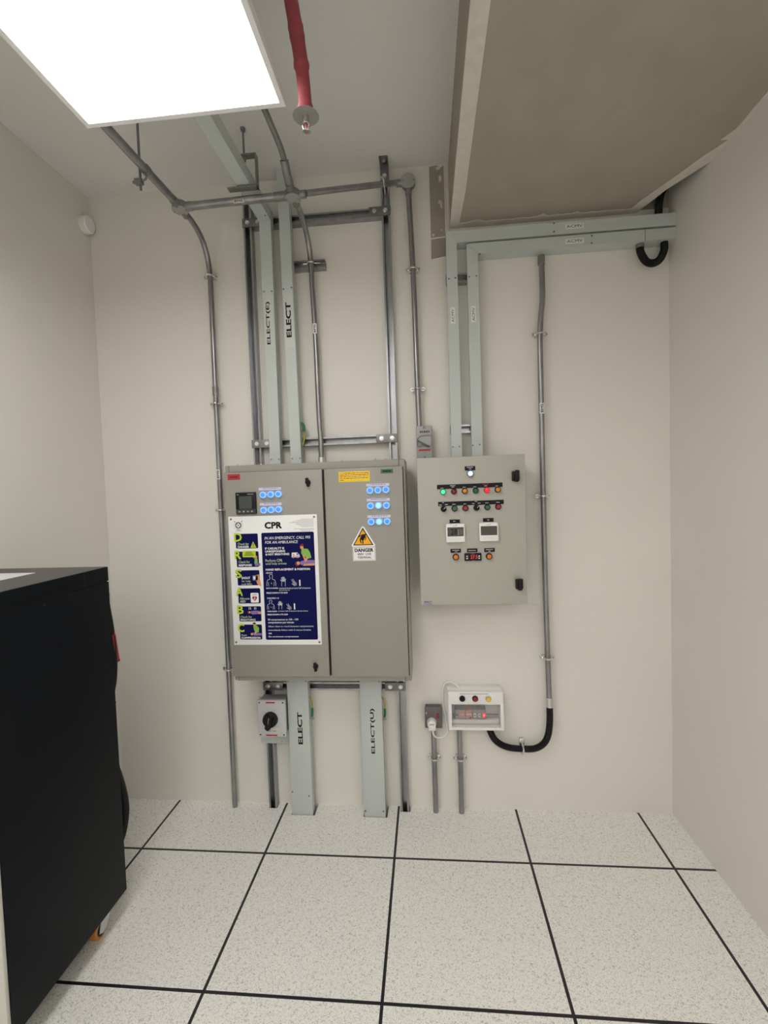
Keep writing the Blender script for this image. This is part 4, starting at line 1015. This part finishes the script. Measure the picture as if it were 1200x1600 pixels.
b.prism([(-0.645, 0.492), (-0.631, 0.479), (-0.616, 0.489), (-0.60, 0.556), (-0.620, 0.560)], -0.168, -0.148, BLACK)
kn = b.build('knob', rt)
b = B(); b.prism([(-0.622, 0.546), (-0.6185, 0.546), (-0.625, 0.515), (-0.627, 0.516)], -0.1686, -0.168, GREY5); b.build('pointer_mark', kn)

# ------------------------------------------------------------------ socket with plug
so = thing('wall_socket', 'dark grey metal-clad socket with a red rocker near the floor', 'socket', (0.194, -0.02, 0.443))
B().box(0.1525, 0.236, -0.036, 0, 0.4435, 0.549, CUGREY, 0.004, 3).build('back_box', so)
pl = B().box(0.150, 0.238, -0.041, -0.036, 0.441, 0.551, CUGREY, 0.003).build('face_plate', so)
b = B(); b.box(0.2085, 0.2215, -0.046, -0.041, 0.495, 0.516, LRED, 0.001); b.build('rocker', pl, 'red rocker')
b = B(); b.box(0.156, 0.161, -0.0416, -0.041, 0.516, 0.523, SEGP)
for x in (0.165, 0.174, 0.183, 0.192): b.box(x, x + 0.007, -0.0416, -0.041, 0.517, 0.521, REDT)
b.build('printed_marks', pl)
pg = thing('mains_plug', 'white three-pin plug with cord, in the grey socket', 'plug', (0.186, -0.06, 0.45))
b = B(); b.lathe([(0.0245, 0), (0.0245, 0.012), (0.021, 0.030), (0.018, 0.032), (0, 0.032)], (0.184, -0.041, 0.473), (0, -1, 0), WHITE, 20)
b.box(0.166, 0.204, -0.066, -0.041, 0.438, 0.466, WHITE, 0.005, 3)
pb = b.build('plug_body', pg)
b = B(); b.box(0.172, 0.198, -0.0738, -0.073, 0.473, 0.4775, GREY5); b.build('printed_marks', pb)
b = B(); b.tube([(0.187, -0.058, 0.440), (0.192, -0.056, 0.415), (0.208, -0.050, 0.398), (0.236, -0.035, 0.393), (0.258, -0.020, 0.402), (0.263, -0.012, 0.43), (0.256, -0.010, 0.485), (0.246, -0.010, 0.54), (0.243, -0.012, 0.60), (0.250, -0.020, 0.655), (0.275, -0.035, 0.679), (0.305, -0.050, 0.676), (0.326, -0.056, 0.655), (0.332, -0.056, 0.645)], 0.0042, WHITE, 10); b.build('cord', pg)

# ------------------------------------------------------------------ consumer unit
cu = thing('consumer_unit', 'white plastic consumer unit with three buttons and a clear window', 'consumer unit', (0.40, -0.05, 0.457))
b = B()                                              # open tray: walls, top lip and sloping top
b.box(0.266, 0.536, -0.060, 0, 0.596, 0.652, WHITE, 0.003); b.box(0.266, 0.536, -0.060, 0, 0.457, 0.470, WHITE, 0.003)
b.box(0.266, 0.280, -0.060, 0, 0.466, 0.60, WHITE); b.box(0.522, 0.536, -0.060, 0, 0.466, 0.60, WHITE); b.box(0.275, 0.527, -0.008, 0, 0.466, 0.60, OFFWHITE)
b.build('body', cu)
b = B(); b.box(0.269, 0.537, -0.092, -0.060, 0.588, 0.650, WHITE, 0.003, 3); b.box(0.269, 0.537, -0.092, -0.060, 0.458, 0.472, WHITE, 0.003)
b.box(0.269, 0.285, -0.092, -0.060, 0.466, 0.592, WHITE, 0.002); b.box(0.521, 0.537, -0.092, -0.060, 0.466, 0.592, WHITE, 0.002)
fc = b.build('front_cover', cu)
b = B(); b.box(0.325, 0.465, -0.0924, -0.092, 0.641, 0.6435, GREYINK); b.build('printed_line', fc)
for x, m, lab in ((0.3375, BLACK, 'black button'), (0.400, LRED, 'red button'), (0.464, YELB, 'yellow button')):
    b = B(); b.lathe([(0.0145, 0), (0.0145, 0.007), (0.0125, 0.010), (0.0115, 0.008), (0, 0.008)], (x, -0.092, 0.6195), (0, -1, 0), BLACK if m is not YELB else OFFWHITE, 22)
    p = b.build('push_button', cu, lab)
    b = B(); b.lathe([(0.0112, 0.006), (0.0112, 0.012), (0.009, 0.014), (0, 0.014)], (x, -0.092, 0.6195), (0, -1, 0), m, 22); b.build('button_cap', p)
b = B(); b.box(0.2805, 0.5215, -0.012, -0.008, 0.4995, 0.5035, GREY5); b.box(0.285, 0.521, -0.06, -0.030, 0.472, 0.498, OFFWHITE, 0.006); b.build('inner_shelf', cu)
b = B(); b.box(0.303, 0.353, -0.064, -0.010, 0.502, 0.548, BRK, 0.001); b.box(0.320, 0.350, -0.0648, -0.064, 0.512, 0.544, BRKB)
for x in (0.330, 0.336, 0.342): b.box(x, x + 0.003, -0.0652, -0.0648, 0.524, 0.528, SEGP)
b.box(0.303, 0.317, -0.0652, -0.064, 0.520, 0.524, GAP); b.build('timer', cu, 'brown-faced timer module')
b = B(); b.box(0.354, 0.387, -0.064, -0.010, 0.502, 0.548, BRKB, 0.001)
for k in range(5): b.box(0.358 + k * 0.005, 0.361 + k * 0.005, -0.0648, -0.064, 0.524, 0.529, SEGP)
b.box(0.372, 0.384, -0.0648, -0.064, 0.506, 0.512, GAP); b.build('relay', cu)
for k in range(3):
    x = 0.3885 + k * 0.0225
    b = B(); b.box(x, x + 0.0215, -0.062, -0.010, 0.502, 0.548, BRK, 0.001); b.box(x + 0.005, x + 0.0165, -0.0688, -0.062, 0.514, 0.532, OFFWHITE if k < 2 else LREDON, 0.001)
    b.box(x + 0.008, x + 0.0135, -0.0700, -0.0688, 0.520, 0.527, GAP if k < 2 else SEGP); b.build('breaker', cu, 'breaker with a red lit window' if k == 2 else None)
b = B(); b.box(0.2855, 0.5205, -0.0915, -0.0900, 0.473, 0.588, CLEAR); b.build('window', cu, 'clear flap over the breakers')

# black flexible from the consumer unit round to the conduit
t = flex([(0.469, -0.045, 0.460), (0.478, -0.045, 0.425), (0.497, -0.042, 0.388), (0.530, -0.040, 0.360), (0.575, -0.040, 0.345), (0.633, -0.040, 0.341), (0.690, -0.040, 0.343), (0.733, -0.040, 0.366), (0.758, -0.040, 0.41), (0.768, -0.040, 0.48), (0.769, -0.040, 0.565)], 0.0158, 'black flexible conduit curving from the white consumer unit up to the steel conduit')
b = B(); b.box(0.622, 0.646, -0.022, 0, 0.305, 0.383, ZINC, 0.003)
b.tube([(0.634, -0.026, 0.380), (0.634, -0.030, 0.364), (0.634, -0.050, 0.360), (0.634, -0.061, 0.343), (0.634, -0.050, 0.324), (0.634, -0.030, 0.319), (0.634, -0.026, 0.306)], 0.005, ZINC, 10); b.build('saddle', t, 'bright zinc saddle')

# ------------------------------------------------------------------ equipment cabinet on casters
rx0, rx1, ry0, ry1 = -1.515, -1.040, -1.213, -0.688
rk = thing('equipment_cabinet', 'tall charcoal equipment cabinet on casters at the left', 'equipment cabinet', ((rx0 + rx1) / 2, (ry0 + ry1) / 2, 0))
b = B(); b.box(rx0 + 0.004, rx1, ry0 + 0.012, ry1, 0.107, 1.338, RACK, 0.0015); b.build('body', rk)
b = B(); b.box(rx0 + 0.006, rx1 - 0.004, ry0 + 0.004, ry1 - 0.004, 1.336, 1.343, GAP)
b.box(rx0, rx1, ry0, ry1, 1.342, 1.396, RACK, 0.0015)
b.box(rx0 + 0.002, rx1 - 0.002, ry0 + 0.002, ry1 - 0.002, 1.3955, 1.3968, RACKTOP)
b.box(rx1 - 0.001, rx1 + 0.0006, -0.8175, -0.8150, 1.342, 1.396, GAP)
b.build('top_cover', rk, 'charcoal top cover')
B().box(rx0 + 0.004, rx1 - 0.003, ry0, ry0 + 0.012, 0.107, 1.338, PALEDOOR, 0.0015).build('front_door', rk, 'pale grey front door')
for y, z in ((-0.996, 1.322), (-0.987, 0.135)):
    b = B(); b.cyl((rx1 - 0.001, y, z), (rx1 + 0.0008, y, z), 0.0045, GAP, 12); b.build('panel_screw', rk)
def caster(x, y, sx):
    b = B(); b.box(x - 0.028, x + 0.028, y - 0.038, y + 0.038, 0.101, 0.107, FORK)
    for s in (-1, 1): b.prism([(y + 0.035, 0.102), (y - 0.038, 0.102), (y - 0.058, 0.030), (y - 0.040, 0.020), (y - 0.022, 0.028)], x + s * 0.020 - 0.0015, x + s * 0.020 + 0.0015, FORK, 'YZ')
    p = b.build('caster', rk, 'zinc caster with orange wheel')
    b = B(); b.lathe([(0.028, -0.0155), (0.0345, -0.013), (0.0350, 0), (0.0345, 0.013), (0.028, 0.0155)], (x, y - 0.040, 0.035), (1, 0, 0), ORANGE, 28)
    b.lathe([(0.024, -0.0165), (0.024, 0.0165)], (x, y - 0.040, 0.035), (1, 0, 0), BLACK, 24); b.build('wheel', p, 'orange wheel')
    return p
c0 = caster(-1.095, -0.745, 1)
for d in ((-0.365, 0, 0), (0, -0.40, 0), (-0.365, -0.40, 0)): dup(c0, d, rk)
# cables down its back
for pts, r in (([(-1.075, -0.684, 1.30), (-1.072, -0.668, 1.25), (-1.068, -0.655, 1.15), (-1.066, -0.648, 1.04), (-1.068, -0.655, 0.94), (-1.075, -0.676, 0.86)], 0.012),
               ([(-1.075, -0.680, 0.62), (-1.068, -0.662, 0.56), (-1.066, -0.640, 0.47), (-1.065, -0.634, 0.39), (-1.068, -0.650, 0.32), (-1.075, -0.676, 0.27)], 0.014)):
    b = B(); b.tube(pts, r, BLACK, 12); b.build('rear_cable', rk, 'black cable looped down the back')
b = B(); b.prism([(-0.6610, 1.120), (-0.6440, 1.118), (-0.6290, 1.010), (-0.6490, 1.008)], -1.060, -1.056, REDT, 'YZ')
b.box(-1.062, -1.054, -0.655, -0.650, 1.115, 1.13, REDT); b.box(-1.062, -1.054, -0.646, -0.630, 1.006, 1.014, HAIRP); b.build('cable_tag', rk, 'red tag on the back cable')
for z in (1.285, 1.242, 0.86, 0.605):
    b = B(); b.cyl((-1.050, -0.688, z), (-1.050, -0.680, z), 0.006, BLACK, 10, 0.001); b.build('rear_stud', rk)
b = B(); b.box(-1.43, -1.225, -1.12, -0.818, 1.3970, 1.3985, PAPER)
tag(b.build('paper_sheet'), 'white sheet of paper lying on top of the charcoal cabinet', 'paper')
